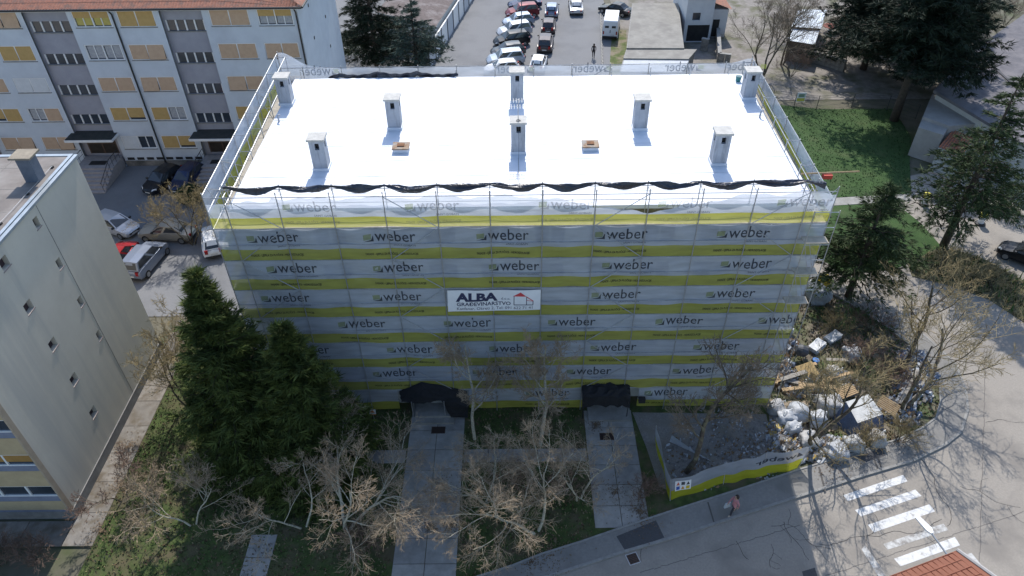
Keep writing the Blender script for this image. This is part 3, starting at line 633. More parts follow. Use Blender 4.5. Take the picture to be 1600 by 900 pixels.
def canopy():
    sx_ = -.25
    t = thing('entrance_canopy', 'black covered canopy on thin posts over the entrance by the gravel bed', 'canopy', (5.6,-.4,0))
    vs = []; n = 12; r = random.Random(8)
    for j in range(7):
        for i in range(n+1):
            x = 3.85+2.9*i/n; y = -.8+.85*j/6; z = 1.75+.5*math.sin(j/6*1.5)+.12*math.sin(i/n*3.14)+r.uniform(-.08,.05)-(.45+r.uniform(0,.2) if j == 0 else 0)+.06*math.sin(i*1.9); vs.append((x,y,z))
    MB().add(vs, [(j*(n+1)+i,j*(n+1)+i+1,(j+1)*(n+1)+i+1,(j+1)*(n+1)+i) for j in range(6) for i in range(n)]).build('cover', BTARP, t)
    for x in (3.95,6.65): MB().tube([(x,-.72,.05),(x,-.72,1.6)], .03, 6).build('prop', BLACKP, t)
    MB().box(4.3,-1.0,.06,6.9,.6,.2).build('step', CONC, t)
    MB().box(7.35,-.35,.95,7.75,-.1,1.3).build('junction_box', BLACKP, t)
canopy()
for px, py, wd in ((685,672,'beside the tented entrance steps'),(948,682,'on the slabs before the canopy')):
    c = g(px, py, .07); o = thing('door_mat', 'dark brown door mat '+wd, 'mat', (c.x,c.y,.065)); 
    MB().box(c.x-.42,c.y-.26,.068,c.x+.42,c.y+.26,.08).build('mat', M('coir', (.06,.035,.025), (.04,.025,.02), 20, .95), o)
    MB().box(c.x-.36,c.y-.2,.08,c.x+.36,c.y+.2,.088).build('pile', M('coir_dark', (.04,.025,.02), (.025,.015,.012), 30, .95), o)
# small warning sign by the left of the tent
c = g(587,655); s = thing('warning_sign', 'small white and orange warning sign on a thin post before the front nets', 'sign', (c.x,-.9,0))
MB().tube([(c.x,-.9,0),(c.x,-.9,1.3)], .02, 6).build('post', STEEL, s)
MB().box(c.x-.2,-.94,.9,c.x+.2,-.925,1.35).build('plate', WHITEP, s)
MB().add([(c.x-.14,-.945,1.05),(c.x+.14,-.945,1.05),(c.x,-.945,1.3)],[(0,1,2)]).build('symbol', M('orange_print', (.6,.2,.04), None, 4, .7), s)
MB().box(c.x-.19,-.946,.82,c.x+.19,-.93,.9).build('strip', M('orange_print', (.6,.2,.04)), s)
# ================================================================== LEFT BLOCK (grey gable wall)
GX, GY0, GY1, GZ = -24.15, -7.3, 5.7, 15.0
gb = thing('grey_apartment_block', 'plain grey rendered gable wall block with small square vents and flat roof', 'building', (-32,0,0))
GREYR = M('grey_render', (.60,.55,.465), (.56,.51,.43), .7, .92, .15, bscale=40, c3=(.47,.44,.39), s3=.7, t3=.56, streak=(1,1,.07))
vents = []
for px, py in [(57.5,348),(93,412),(126,471),(155,524),(7,411),(45,479.5),(83,538),(116,592.5),(146,644)]:
    p = onX(px, py, GX); s = .20 if px > 50 and py < 530 and px not in (83,116,45,7) else .29
    if px in (7,45,83,116,146): s = .30
    vents.append((p.y-GY0-s, p.y-GY0+s, p.z-.30, p.z+.30))
mb = MB(); wall_holes(mb, (GX,GY0,0), (0,1,0), (0,0,1), GY1-GY0, GZ-.1, vents, .28)
mb.quad((-60,GY1,0),(GX,GY1,0),(GX,GY1,GZ-.1),(-60,GY1,GZ-.1)); mb.build('gable_wall', GREYR, gb)
for a, b, c, d in vents:
    o = MB().box(GX-.30, GY0+a, c, GX-.27, GY0+b, d).build('vent', M('vent_brown', (.07,.045,.05), None, 5, .9), gb)
    f = MB(); f.box(GX+.001,GY0+a-.05,c-.05,GX+.02,GY0+b+.05,c-.005); f.build('vent_sill', M('pinkish_frame', (.30,.24,.23), None, 5, .8), o)
for yy in (1.15,): MB().box(GX+.001,yy-.015,.3,GX+.008,yy+.015,GZ-.2).build('joint', M('joint_dark', (.16,.155,.15), None, 5, .9), gb)
MB().box(-60,GY0-.02,0,GX+.06,GY1+.02,.75).build('plinth', M('plinth_grey', (.24,.235,.225), (.18,.175,.17), 2, .9, .2), gb)
rf = MB().box(-60,GY0,GZ-.1,GX-.28,GY1,GZ+.02).build('roof', M('bitumen_roof', (.19,.165,.15), (.15,.135,.125), 1.2, .9, .2, c3=(.24,.22,.205), s3=.4), gb)
for k in range(6): MB().box(-60,GY0+1.2+k*2.1,GZ+.021,GX-.9,GY0+1.23+k*2.1,GZ+.03).build('seam', M('seam_light', (.27,.25,.23), None, 5, .9), rf)
for x in (-27.4,-30.0,-33): MB().box(x,GY0+.1,GZ+.022,x+.03,GY1-.4,GZ+.032).build('seam', M('seam_light', (.27,.25,.23)), rf)
FLASH = M('zinc_flashing', (.42,.46,.49), (.33,.37,.40), 2, .4, metal=.5)
fl_ = MB(); fl_.box(GX-.30,GY0-.05,GZ-.02,GX-.13,GY1+.1,GZ+.07); fl_.box(GX-.10,GY0-.05,GZ-.1,GX+.10,GY1+.1,GZ+.03); fl_.box(-60,GY1-.12,GZ-.02,GX-.31,GY1+.1,GZ+.06); fl_.build('gutter', FLASH, gb)
# lightning wire with stand-offs
MB().tube([(GX-.62,GY0+k*1.3,GZ+.10+.02*(k%2)) for k in range(10)], .013, 5).build('lightning_wire', STEEL, gb)
for k in range(1,10,2): MB().box(GX-.69,GY0+k*1.3-.07,GZ+.02,GX-.55,GY0+k*1.3+.07,GZ+.11).build('wire_holder', BLACKP, gb)
c = g(55,285,15); x, y = c.x-.1, c.y+.3
ch = MB().box(x-.36,y-.32,GZ,x+.36,y+.32,GZ+1.35).build('chimney', M('zinc_chimney', (.13,.155,.20), (.09,.11,.15), 2, .6), gb)
MB().box(x-.56,y-.5,GZ+1.42,x+.56,y+.5,GZ+1.52).build('cap', M('stained_cap', (.30,.26,.20), (.22,.19,.15), 3, .9), ch); MB().box(x-.3,y-.26,GZ+1.35,x+.3,y+.26,GZ+1.42).build('flue', DARK, ch)
# street front in bands
CREAM = M('cream_band', (.46,.36,.22), (.40,.31,.19), 1.5, .9); BLUEB = M('bluegrey_band', (.20,.22,.29), (.16,.18,.24), 2, .8); ORB = M('ochre_band', (.36,.20,.06), (.30,.17,.05), 2, .85)
z = .75; fy = GY0
def band(z0, z1, mat, name, dy=0.): MB().box(-60,fy-.04-dy,z0,GX-.06,fy+.2,z1).build(name, mat, gb)
MB().box(GX-.06,GY0-.10,.75,GX+.03,GY0+.2,GZ-.12).build('corner_pilaster', M('corner_tan', (.40,.32,.24), None, 2, .9), gb)
band(.75,.95,BLUEB,'band'); band(.95,1.75,CREAM,'spandrel',.02)
for s_ in range(5):
    zb = 1.75+s_*2.65
    band(zb,zb+.42,BLUEB,'band'); 
    ww = MB(); ww.box(-60,fy+.05,zb+.42,GX-.06,fy+.12,zb+1.35); wo = ww.build('window', GLASS, gb)
    if s_ % 2 == 1: MB().box(-60,fy-.02,zb+.75,GX-.06,fy+.04,zb+1.35).build('blind', ORB, wo)
    fm = MB(); fm.box(-60,fy-.03,zb+.42,GX-.06,fy+.045,zb+.49)
    for k in range(14): fm.box(GX-1.55-k*1.5,fy-.03,zb+.49,GX-1.45-k*1.5,fy+.045,zb+1.28)
    fm.box(-60,fy-.03,zb+1.28,GX-.06,fy+.045,zb+1.35); fm.build('frame', WHITEP, wo)
    band(zb+1.35,zb+2.65 if s_ < 4 else GZ-.12,CREAM,'spandrel',.02)

# ================================================================== REAR BLOCK (windows with blinds)
BX1, BY, BZ = -17.5, 30., 14.55
ab = thing('tiled_apartment_block', 'pale five-storey apartment block with coloured blinds and red tiled roof', 'building', (-35,34,0))
PALE = M('pale_blue_render', (.54,.58,.63), (.49,.53,.58), .8, .9, .1, c3=(.45,.48,.53), s3=.3, t3=.62); MAUVE = M('mauve_render', (.335,.335,.375), (.29,.29,.33), 1, .9, .1)
TAN = M('tan_shutter', (.50,.35,.235), (.44,.30,.20), 3, .7); ORA = M('ochre_blind', (.47,.31,.12), (.41,.27,.10), 3, .7); WSH = M('white_shutter', (.58,.60,.62), (.52,.54,.56), 3, .6)
CURT = M('net_curtain', (.40,.40,.40), (.28,.29,.32), 6, .8); YCUR = M('yellow_curtain', (.5,.42,.12), (.4,.33,.1), 4, .8)
BL = -64.0
rowz = [(13.02,14.35),(10.22,11.55),(7.40,8.70),(4.62,5.90),(1.78,3.08)]
cols = {'E': (-20.95,-17.85), 'D': (-24.85,-21.4), 'S2': (-28.75,-25.3), 'C': (-32.35,-29.1), 'B': (-36.0,-32.75), 'S1': (-39.9,-36.3), 'A': (-43.3,-40.2), 'Z': (-47,-43.8), 'S0': (-51,-47.4), 'Y': (-54.4,-51.3)}
spec = {'A': ['tt','oo','ww','gt','tt'], 'B': ['hh','gg','tt','oo','wd'], 'C': ['oo','tt','tt','og','oo'], 'D': ['tt','tt','tt','oo','tt'], 'E': ['kk','tt','tt','ot','oo'], 'Z': ['tt','og','tt','oo','tt'], 'Y': ['oo','tt','ht','to','gg']}
holes = []; S = []
for k, (a, b) in cols.items():
    if k[0] == 'S': S.append((a, b)); holes.append((a-BL, b-BL, 0.05, 14.35)); continue
    for z0, z1 in rowz: holes.append((a+.12-BL, b-.12-BL, z0, z1))
mb = MB(); wall_holes(mb, (BL,BY,0), (1,0,0), (0,0,1), BX1-BL, BZ, holes, .16)
mb.quad((BX1,BY,0),(BX1,BY+13.6,0),(BX1,BY+13.6,BZ),(BX1,BY,BZ)); mb.quad((BX1,BY+13.6,0),(BL,BY+13.6,0),(BL,BY+13.6,BZ),(BX1,BY+13.6,BZ)); mb.build('wall', PALE, ab)
rw = random.Random(11)
for k, L in spec.items():
    a, b = cols[k]; a += .12; b -= .12
    for (z0, z1), cc in zip(rowz, L):
        wo = MB().box(a,BY+.13,z0,b,BY+.155,z1).build('window', GLASS, ab)
        f = MB(); f.box(a,BY+.03,z0,b,BY+.125,z0+.07); f.box(a,BY+.03,z1-.06,b,BY+.125,z1)
        for q in (a, (a+b)/2-.05, b-.08): f.box(q,BY+.03,z0+.07,q+(.1 if q == (a+b)/2-.05 else .08),BY+.125,z1-.06)
        f.build('frame', WHITEP, wo)
        MB().box(a-.03,BY-.07,z0-.06,b+.03,BY-.001,z0-.005).build('sill', KERB, wo)
        for i, t in enumerate(cc):
            x0, x1 = (a+.08, (a+b)/2-.05) if i == 0 else ((a+b)/2+.05, b-.08); mid = (x0+x1)/2
            if t in 'tow':
                tilt = rw.choice((0,0,0,.12)) if t == 't' else 0; zb_ = z0+.07+(.25 if t == 'o' and rw.random() < .25 else 0)
                MB().add([(x0,BY-.02-tilt,zb_),(x1,BY-.02-tilt,zb_),(x1,BY+.02,z1-.06),(x0,BY+.02,z1-.06),(x0,BY+.01-tilt,zb_),(x1,BY+.01-tilt,zb_),(x1,BY+.05,z1-.06),(x0,BY+.05,z1-.06)],[(0,1,2,3),(5,4,7,6),(1,0,4,5),(1,5,6,2),(4,0,3,7)]).build('shutter', {'t':TAN,'o':ORA,'w':WSH}[t], wo)
            elif t in 'hk':
                MB().box(x0,BY+.0,z1-.06-.5,x1,BY+.06,z1-.06).build('shutter', ORA, wo)
                MB().box(x0+.06,BY+.118,z0+.14,x1-.06,BY+.128,z1-.56).build('curtain', YCUR if t == 'h' else CURT, wo)
            elif t == 'g':
                MB().box(x0+.07,BY+.118,z0+.16,mid-.06,BY+.128,z1-.14).build('curtain', CURT, wo); MB().box(mid+.06,BY+.118,z0+.16,x1-.06,BY+.128,z1-.14).build('curtain', CURT, wo)
            if t in 'ghkd': MB().box(mid-.035,BY+.06,z0+.07,mid+.035,BY+.125,z1-.06).build('mullion', WHITEP, wo)
# stair bays
for a, b in S:
    sw_ = MB(); hz = [(.12,b-a-.12,zt-.92,zt) for zt in (13.42,10.66,7.86,5.06)]+[(.45,b-a-.45,1.1,3.1)]
    wall_holes(sw_, (a,BY+.42,0), (1,0,0), (0,0,1), b-a, 14.35, hz, .1)
    sw_.quad((a,BY,0),(a,BY+.42,0),(a,BY+.42,14.35),(a,BY,14.35)); sw_.quad((b,BY+.42,0),(b,BY,0),(b,BY,14.35),(b,BY+.42,14.35)); sw_.build('stair_wall', MAUVE, ab)
    for zt in (13.42,10.66,7.86,5.06):
        wo = MB().box(a+.12,BY+.48,zt-.92,b-.12,BY+.5,zt).build('stair_window', GLASS, ab)
        for q in range(5):
            x = a+.12+(b-a-.24-.12)*q/4; MB().box(x,BY+.40,zt-.88,x+.12,BY+.475,zt-.02).build('mullion', WHITEP, wo)
        MB().box(a+.05,BY+.33,zt-1.0,b-.05,BY+.419,zt-.93).build('sill', KERB, wo)
    MB().box(a+.45,BY+.47,1.1,b-.45,BY+.5,3.1).build('door', M('brown_door_glass', (.05,.04,.035), (.03,.025,.02), 2, .3), ab)
    df = MB(); 
    for q in (a+.45,(a+b)/2-.05,b-.55): df.box(q,BY+.43,1.1,q+.1,BY+.468,3.1)
    df.box(a+.55,BY+.435,2.1,b-.55,BY+.466,2.18); df.build('door_frame', M('brown_frame', (.12,.08,.06), None, 4, .6), ab)
    cn = MB().box(a-.35,BY-1.35,3.2,b+.35,BY+.4,3.42).build('canopy', WHITEP, ab)
    MB().box(a-.30,BY-1.3,3.421,b+.30,BY+.4,3.45).build('canopy_cover', M('canopy_felt', (.03,.033,.03), (.05,.05,.045), 2, .9), cn)
    for k in range(6): MB().box(a+.1,BY-1.6-.42*(k+1)-.6,0,b-.1,BY-1.6-.42*k-.6+.001,1.05-.16*(k+1)).build('step', M('stair_stone', (.33,.30,.29), (.27,.245,.24), 3, .85), ab)
    MB().box(a+.1,BY-2.2,0,b-.1,BY-.002,1.05).build('landing', M('stair_stone', (.33,.30,.29)), ab)
    MB().box((a+b)/2-.75,BY-1.6,1.052,(a+b)/2+.75,BY-.9,1.07).build('mat', BLACKP, ab)
    for x in (a+.15,b-.15):
        rl = MB().tube([(x,BY-.4,1.95),(x,BY-2.2,1.95),(x,BY-4.7,.95)], .03, 6).build('handrail', BLACKP, ab)
        for q in range(7):
            y = BY-.4-q*.7; zt = 1.95 if y > BY-2.2 else 1.95-(BY-2.2-y)*.4; MB().tube([(x,y,zt-1.0 if y > BY-2.3 else max(0,zt-1.05)),(x,y,zt)], .02, 5).build('baluster', BLACKP, rl)
        MB().tube([(x,BY-.4,1.5),(x,BY-2.2,1.5),(x,BY-4.7,.5)], .018, 5).build('rail', BLACKP, rl)
# cellar windows, plinth, pipes
for a, b in ((-36.1,-28.9),(-25.2,-18.0)):
    for k in range(8):
        x = a+.1+k*(b-a)/8; MB().box(x,BY-.02,.62,x+(b-a)/8-.25,BY+.01,.88).build('cellar_window', DARK, ab)
MB().box(-36.25,BY-.05,0,-28.8,BY+.05,.55).build('plinth', M('stained_plinth', (.26,.24,.21), (.15,.14,.125), 1.2, .95, c3=(.09,.09,.08), s3=.8), ab)
MB().box(-25.25,BY-.05,0,BX1+.03,BY+.05,.55).build('plinth', M('stained_plinth', (.26,.24,.21)), ab)
for x in (-32.55,BX1-.12): MB().tube([(x,BY-.45,14.5),(x,BY-.12,14.1),(x,BY-.12,.2)], .07, 8).build('downpipe', BLACKP, ab)
for z0 in (2.2,5.0,7.8,10.6,13.4):
    for y in (33.5,38.6):
        o = MB().box(BX1+.001,y-.11,z0-.13,BX1+.03,y+.11,z0+.13).build('vent', DARK, ab)
# tiled roof: slope with rolls
RT = M('aged_roof_tiles', (.33,.15,.10), (.22,.095,.065), 6, .9, c3=(.17,.10,.08), s3=2)
mb = MB(); ex0, ex1 = BL-.5, BX1+.55; ey0, ey1 = BY-.55, BY+14.1; rz = BZ+.1; ridge = BZ+3.0; ym = (ey0+ey1)/2; hip = ex1-7
nc = int((ex1-ex0)/.24)
for i in range(nc):
    x0 = ex0+i*.24; xm = x0+.12
    lim = lambda x: min(1., max(0.05, (ex1-x)/7.0)) if x > hip else 1.
    for part in range(3):
        xa, xb = x0+.08*part, x0+.08*(part+1); za, zb_ = (.0,.05,.05,.0)[part], (.0,.05,.05,.0)[part+1]
        n = 1 if xa < -46 else 10; L_ = lim(xm)
        for s in range(n):
            t0, t1 = L_*s/n, L_*(s+1)/n; up = .02 if n > 1 else 0
            mb.quad((xa,ey0+(ym-ey0)*t0,rz+(ridge-rz)*t0+za+up),(xb,ey0+(ym-ey0)*t0,rz+(ridge-rz)*t0+zb_+up),(xb,ey0+(ym-ey0)*t1,rz+(ridge-rz)*t1+zb_),(xa,ey0+(ym-ey0)*t1,rz+(ridge-rz)*t1+za))
mb.add([(ex1,ey0,rz),(ex1,ey1,rz),(hip,ym,ridge)],[(0,1,2)]); mb.add([(ex1,ey1,rz),(ex0,ey1,rz),(ex0,ym,ridge),(hip,ym,ridge)],[(0,1,2,3)])
rfo = mb.build('roof', RT, ab)
MB().tube([(ex0,ey0-.06,rz-.02),(ex1,ey0-.06,rz-.02)], .09, 8).build('gutter', BLACKP, rfo)
MB().box(ex0,ey0+.02,rz-.16,ex1,BY,rz-.05).build('soffit', WHITEP, rfo); MB().tube([(ex1+.05,ey0,rz-.02),(ex1+.05,ey1,rz-.02)], .08, 8).build('gutter', BLACKP, rfo)
# ================================================================== VEHICLES
PAINTS = {}
def paint(n, c, metal=.35):
    if n not in PAINTS: PAINTS[n] = M('car_paint_'+n, c, tuple(x*.96 for x in c), 2, .28, metal=metal, spec=.5)
    return PAINTS[n]
TYRE = M('tyre', (.02,.02,.021), None, 8, .85); RIM = M('rim', (.35,.36,.37), None, 8, .35, metal=.8); CGL = M('car_glass', (.02,.024,.03), (.03,.034,.04), 1, .07, spec=.7)
HLT = M('headlight', (.6,.62,.64), None, 8, .15); TLT = M('tail_light', (.30,.015,.015), None, 8, .25); TRIM = M('car_trim', (.03,.03,.032), None, 8, .6); PLATE = M('number_plate', (.6,.6,.58), None, 8, .5)
def make_car(kind):
    L, W, H, belt, hood = {'hatch': (4.1,1.74,1.48,.93,.88), 'sedan': (4.55,1.78,1.45,.93,.86), 'suv': (4.4,1.84,1.66,1.06,1.02)}[kind]
    h = L/2; w = W/2
    if kind == 'sedan': G = (h-1.35, h-2.05, -h+1.35, -h+.62)
    elif kind == 'suv': G = (h-1.15, h-1.8, -h+.42, -h+.10)
    else: G = (h-1.05, h-1.8, -h+.62, -h+.14)
    rear_t = hood+.06 if kind == 'sedan' else belt
    st = [(h,.62*w/.87*.87,.30,.56),(h-.12,w*.86,.24,.66),(h-.5,w*.97,.2,hood-.09),(h-.9,w,.19,hood-.02),(G[0]-.05,w,.19,belt),(0,w,.19,belt+.01),(-h+1.0,w,.19,belt+.02),(-h+.45,w*.985,.22,rear_t),(-h+.08,w*.93,.28,rear_t-.08),(-h,w*.85,.36,rear_t-.22)]
    mb = MB(); n = 9
    for x, ww, zb, zt in st:
        mz = zb+(zt-zb)*.45
        prof = [(-ww*.84,zb),(-ww*.97,zb+.1),(-ww,mz),(-ww*.95,zt-.03),(0,zt+.035),(ww*.95,zt-.03),(ww,mz),(ww*.97,zb+.1),(ww*.84,zb)]
        mb.v += [(x,y,z) for y, z in prof]
    for i in range(len(st)-1):
        for j in range(n-1): mb.f.append((i*n+j, (i+1)*n+j, (i+1)*n+j+1, i*n+j+1)); mb.mi.append(0)
        mb.f.append((i*n+n-1,(i+1)*n+n-1,(i+1)*n,i*n)); mb.mi.append(0)
    mb.f.append(tuple(range(n))); mb.f.append(tuple(range((len(st)-1)*n, len(st)*n))[::-1]); mb.mi += [0,0]
    a, b, c, d = G; wb, wr = w*.93, w*.70
    bz = belt-.01; rz_ = H
    gv = [(a,-wb*.92,bz),(a,wb*.92,bz),(b,-wr,rz_-.05),(b,wr,rz_-.05),((b+c)/2,-wr,rz_),((b+c)/2,wr,rz_),(c,-wr*.97,rz_-.04),(c,wr*.97,rz_-.04),(d,-wb*.88,rear_t),(d,wb*.88,rear_t),(0,-wb,bz),(0,wb,bz),(b,0,rz_),((b+c)/2,0,rz_+.03),(c,0,rz_)]
    mb.add(gv, [(0,1,3,12,2),(2,12,13,4),(12,3,5,13),(4,13,14,6),(13,5,7,14),(6,14,7,9,8),(0,2,4,10),(10,4,6,8),(1,11,5,3),(11,9,7,5)])
    root = bpy.data.objects.new('car', None); COL.objects.link(root); ORG[root.name] = (0,0,0)
    body = mb.build('body', paint('silver', (.45,.46,.48)), root)
    sm = body.data.polygons; 
    def lerp(p, q, t): return Vector(p)*(1-t)+Vector(q)*t
    def pane(name, q, ins, mat=CGL, off=.012):
        q = [Vector(p) for p in q]; cen = sum(q, Vector())/len(q); nn = (q[1]-q[0]).cross(q[2]-q[0]).normalized()
        if nn.dot(cen-Vector((0,0,.8))) < 0: nn = -nn
        v = [cen+(p-cen)*ins+nn*off for p in q]; return MB().add(v+[p-nn*.03 for p in v], [tuple(range(len(v)))]).build(name, mat, root)
    pane('windscreen', [gv[0],gv[1],gv[3],gv[2]], .88); pane('rear_window', [gv[8],gv[9],gv[7],gv[6]], .80)
    for s, i0, i1, i2, i3, i4, i5 in ((-1,0,2,4,10,6,8),(1,1,3,5,11,7,9)):
        pane('side_window', [gv[i0],gv[i3],gv[i2],gv[i1]], .84); pane('side_window', [gv[i3],gv[i5],gv[i4],gv[i2]], .80)
    for x in (h-.78,-h+.76):
        for s in (-1,1):
            wh = MB().tube([(x,s*(w-.2),.31),(x,s*(w+.015),.31)], .315, 16).build('wheel', TYRE, root)
            MB().tube([(x,s*(w+.0),.31),(x,s*(w+.03),.31)], .2, 12).build('rim', RIM, wh)
    for s in (-1,1):
        MB().add([(h-.02,s*w*.55,.60),(h-.32,s*w*.93,.64),(h-.36,s*w*.93,.78),(h-.15,s*w*.55,.73)],[(0,1,2,3)]).build('headlight', HLT, root)
        MB().box(-h-.005,s*w*.62-.12,.66,-h+.12,s*w*.62+.12,.84 if kind=='sedan' else .98).build('tail_light', TLT, root)
        MB().box(a-.25,s*(w+.02)-.09,belt,a-.12,s*(w+.02)+.09,belt+.14).build('mirror', TRIM, root)
    MB().box(-h-.012,-.26,.5,-h+.02,.26,.62).build('number_plate', PLATE, root); MB().box(h-.04,-.26,.36,h+.012,.26,.47).build('number_plate', PLATE, root)
    MB().box(-h+.02,-w*.8,.3,-h-.02+.01,w*.8,.44).build('bumper', TRIM, root); MB().box(h-.06,-w*.6,.42,h+.006,w*.6,.56).build('grille', TRIM, root)
    return root
PROTO = {k: make_car(k) for k in ('hatch','sedan','suv')}
for p in PROTO.values(): remember(p)
used = set()
def car(kind, col, front, rear, label, group=None, mid=None):
    a, b = g(*front), g(*rear); c = (a+b)/2; rz = math.atan2(a.y-b.y, a.x-b.x)
    if kind in used: o = copy_tree(PROTO[kind])
    else: o = PROTO[kind]; used.add(kind)
    o.location = (c.x, c.y, 0); o.rotation_euler = (0,0,rz); tag(o, label, 'car', group)
    for ch in o.children:
        if ch.name.startswith('body'):
            ch.material_slots[0].link = 'OBJECT'; ch.material_slots[0].material = paint(*col)
    return o
SIL = ('silver', (.45,.46,.48)); PBL = ('pale_blue', (.38,.43,.50)); WHT = ('white', (.72,.73,.74), 0.); BLK = ('black', (.016,.017,.02)); NAV = ('navy', (.02,.03,.075)); DRED = ('dark_red', (.16,.025,.03)); GRY = ('graphite', (.06,.065,.07)); BRN = ('brown_grey', (.075,.06,.06)); RED = ('red', (.35,.02,.025)); GOLD = ('beige', (.33,.31,.27)); BLS = ('blue_silver', (.24,.28,.36))
PG = 'cars in the rear car park'
car('sedan', NAV, (796,14), (843,10), 'navy saloon at the far end of the angled parking row', PG)
car('suv', DRED, (790,28), (841,23), 'dark red car parked between the navy saloon and a pale blue hatchback', PG)
car('hatch', PBL, (784,42), (835,36), 'pale blue hatchback parked next to the dark red car', PG)
car('suv', SIL, (774,59), (832,51), 'silver estate car parked between the pale blue hatchback and a black one', PG)
car('suv', BLK, (775,73), (823,67), 'black off-road car parked beside the silver estate car', PG)
car('hatch', GRY, (765,89), (822,83), 'graphite hatchback parked between the black off-roader and a white-roofed car', PG)
car('suv', PBL, (763,102), (816,97), 'pale crossover with bright roof parked second from the row end', PG)
car('hatch', WHT, (760,116), (808,112), 'white car at the row end behind the rear scaffold net', PG)
car('hatch', BLS, (863,13), (861,31), 'blue-silver hatchback heading the second parking column', PG)
car('hatch', BRN, (858,38), (856,55), 'dark brown hatchback second in the straight parking column', PG)
car('suv', BRN, (854,62), (850,87), 'brown-grey car parked behind the dark brown hatchback', PG)
car('hatch', WHT, (845,95), (838,116), 'white hatchback last in the straight parking column', PG)
car('sedan', SIL, (898,7), (901,26), 'silver saloon driving up the open lane of the car park', PG)
car('sedan', BLK, (937,16), (985,26), 'black saloon parked across the front of the white van', PG)
LG = 'cars in the yard beside the grey block'
car('hatch', SIL, (210,368), (160,352), 'silver hatchback nosing out from behind the grey gable wall', LG)
car('sedan', GOLD, (226,368), (304,372), 'beige saloon under the leafless bushy tree', LG)
car('suv', ('dark_silver', (.22,.25,.31)), (250,392), (213,436), 'silver off-road car with roof rails beside the grey gable wall', LG)
car('hatch', RED, (203,392), (178,430), 'red car mostly hidden by the grey gable wall', LG)
car('hatch', WHT, (335,362), (338,405), 'white hatchback tail out beside the scaffold corner', LG)
car('hatch', BLK, (240,302), (275,276), 'black hatchback behind the leafless bush near the entrance steps', LG)
car('hatch', NAV, (280,302), (312,272), 'navy hatchback squeezed between the bush and the entrance steps', LG)
car('hatch', BLK, (1574,398), (1630,420), 'black car by the dry grass island at the kerb')
# van
def van():
    a, b = g(957,33), g(951,70); c = (a+b)/2; rz = math.atan2(a.y-b.y, a.x-b.x)
    t = thing('van', 'white panel van parked on the weedy verge by the slab roof', 'van', (0,0,0)); Wv = paint('white', (.72,.73,.74), 0.)
    mb = MB(); prof = [(-2.6,.35),(-2.62,1.0),(-2.55,2.3),(-2.45,2.4),(1.1,2.42),(1.35,2.36),(2.0,1.45),(2.55,1.15),(2.68,.7),(2.66,.35)]
    for s, ww in ((-1,.98),(1,.98)): mb.v += [(x, s*(ww-(.14 if z > 1.3 else 0)), z) for x, z in prof]
    n = len(prof)
    for i in range(n): mb.f.append((i,(i+1)%n,n+(i+1)%n,n+i)); mb.mi.append(0)
    mb.f.append(tuple(range(n))[::-1]); mb.f.append(tuple(range(n,2*n))); mb.mi += [0,0]; mb.build('body', Wv, t)
    MB().add([(1.42,-.76,2.28),(1.42,.76,2.28),(2.02,.8,1.47),(2.02,-.8,1.47)],[(0,1,2,3)]).build('windscreen', CGL, t)
    for s in (-1,1):
        MB().add([(1.2,s*.855,2.0),(1.75,s*.86,1.5),(.5,s*.86,1.5),(.5,s*.855,2.0)],[(0,1,2,3)]).build('side_window', CGL, t)
        MB().box(-2.63,s*.8-.08,.75,-2.55,s*.8+.08,1.15).build('tail_light', TLT, t)
        MB().box(1.5,s*1.08-.1,1.4,1.62,s*1.08+.1,1.7).build('mirror', TRIM, t)
        MB().box(2.5,s*.7-.14,.82,2.69,s*.7+.14,.98).build('headlight', HLT, t)
        for x in (-1.7,1.75):
            wh = MB().tube([(x,s*.75,.34),(x,s*.99,.34)], .34, 16).build('wheel', TYRE, t); MB().tube([(x,s*.98,.34),(x,s*1.005,.34)], .2, 12).build('rim', RIM, wh)
        MB().box(-2.635,s*.42-.24,1.55,-2.58,s*.42+.24,1.8).build('rear_window', CGL, t)
    MB().box(-2.66,-.9,.36,-2.6,.9,.55).build('bumper', TRIM, t); MB().box(-2.64,-.05,.95,-2.6,.03,1.3).build('handle', TRIM, t); MB().box(-2.635,-.55,.62,-2.6,-.05,.74).build('number_plate', PLATE, t)
    MB().box(-.9,-.35,2.42,.3,.35,2.45).build('roof_hatch', Wv, t)
    t.location = (c.x,c.y,0); t.rotation_euler = (0,0,rz)
van()
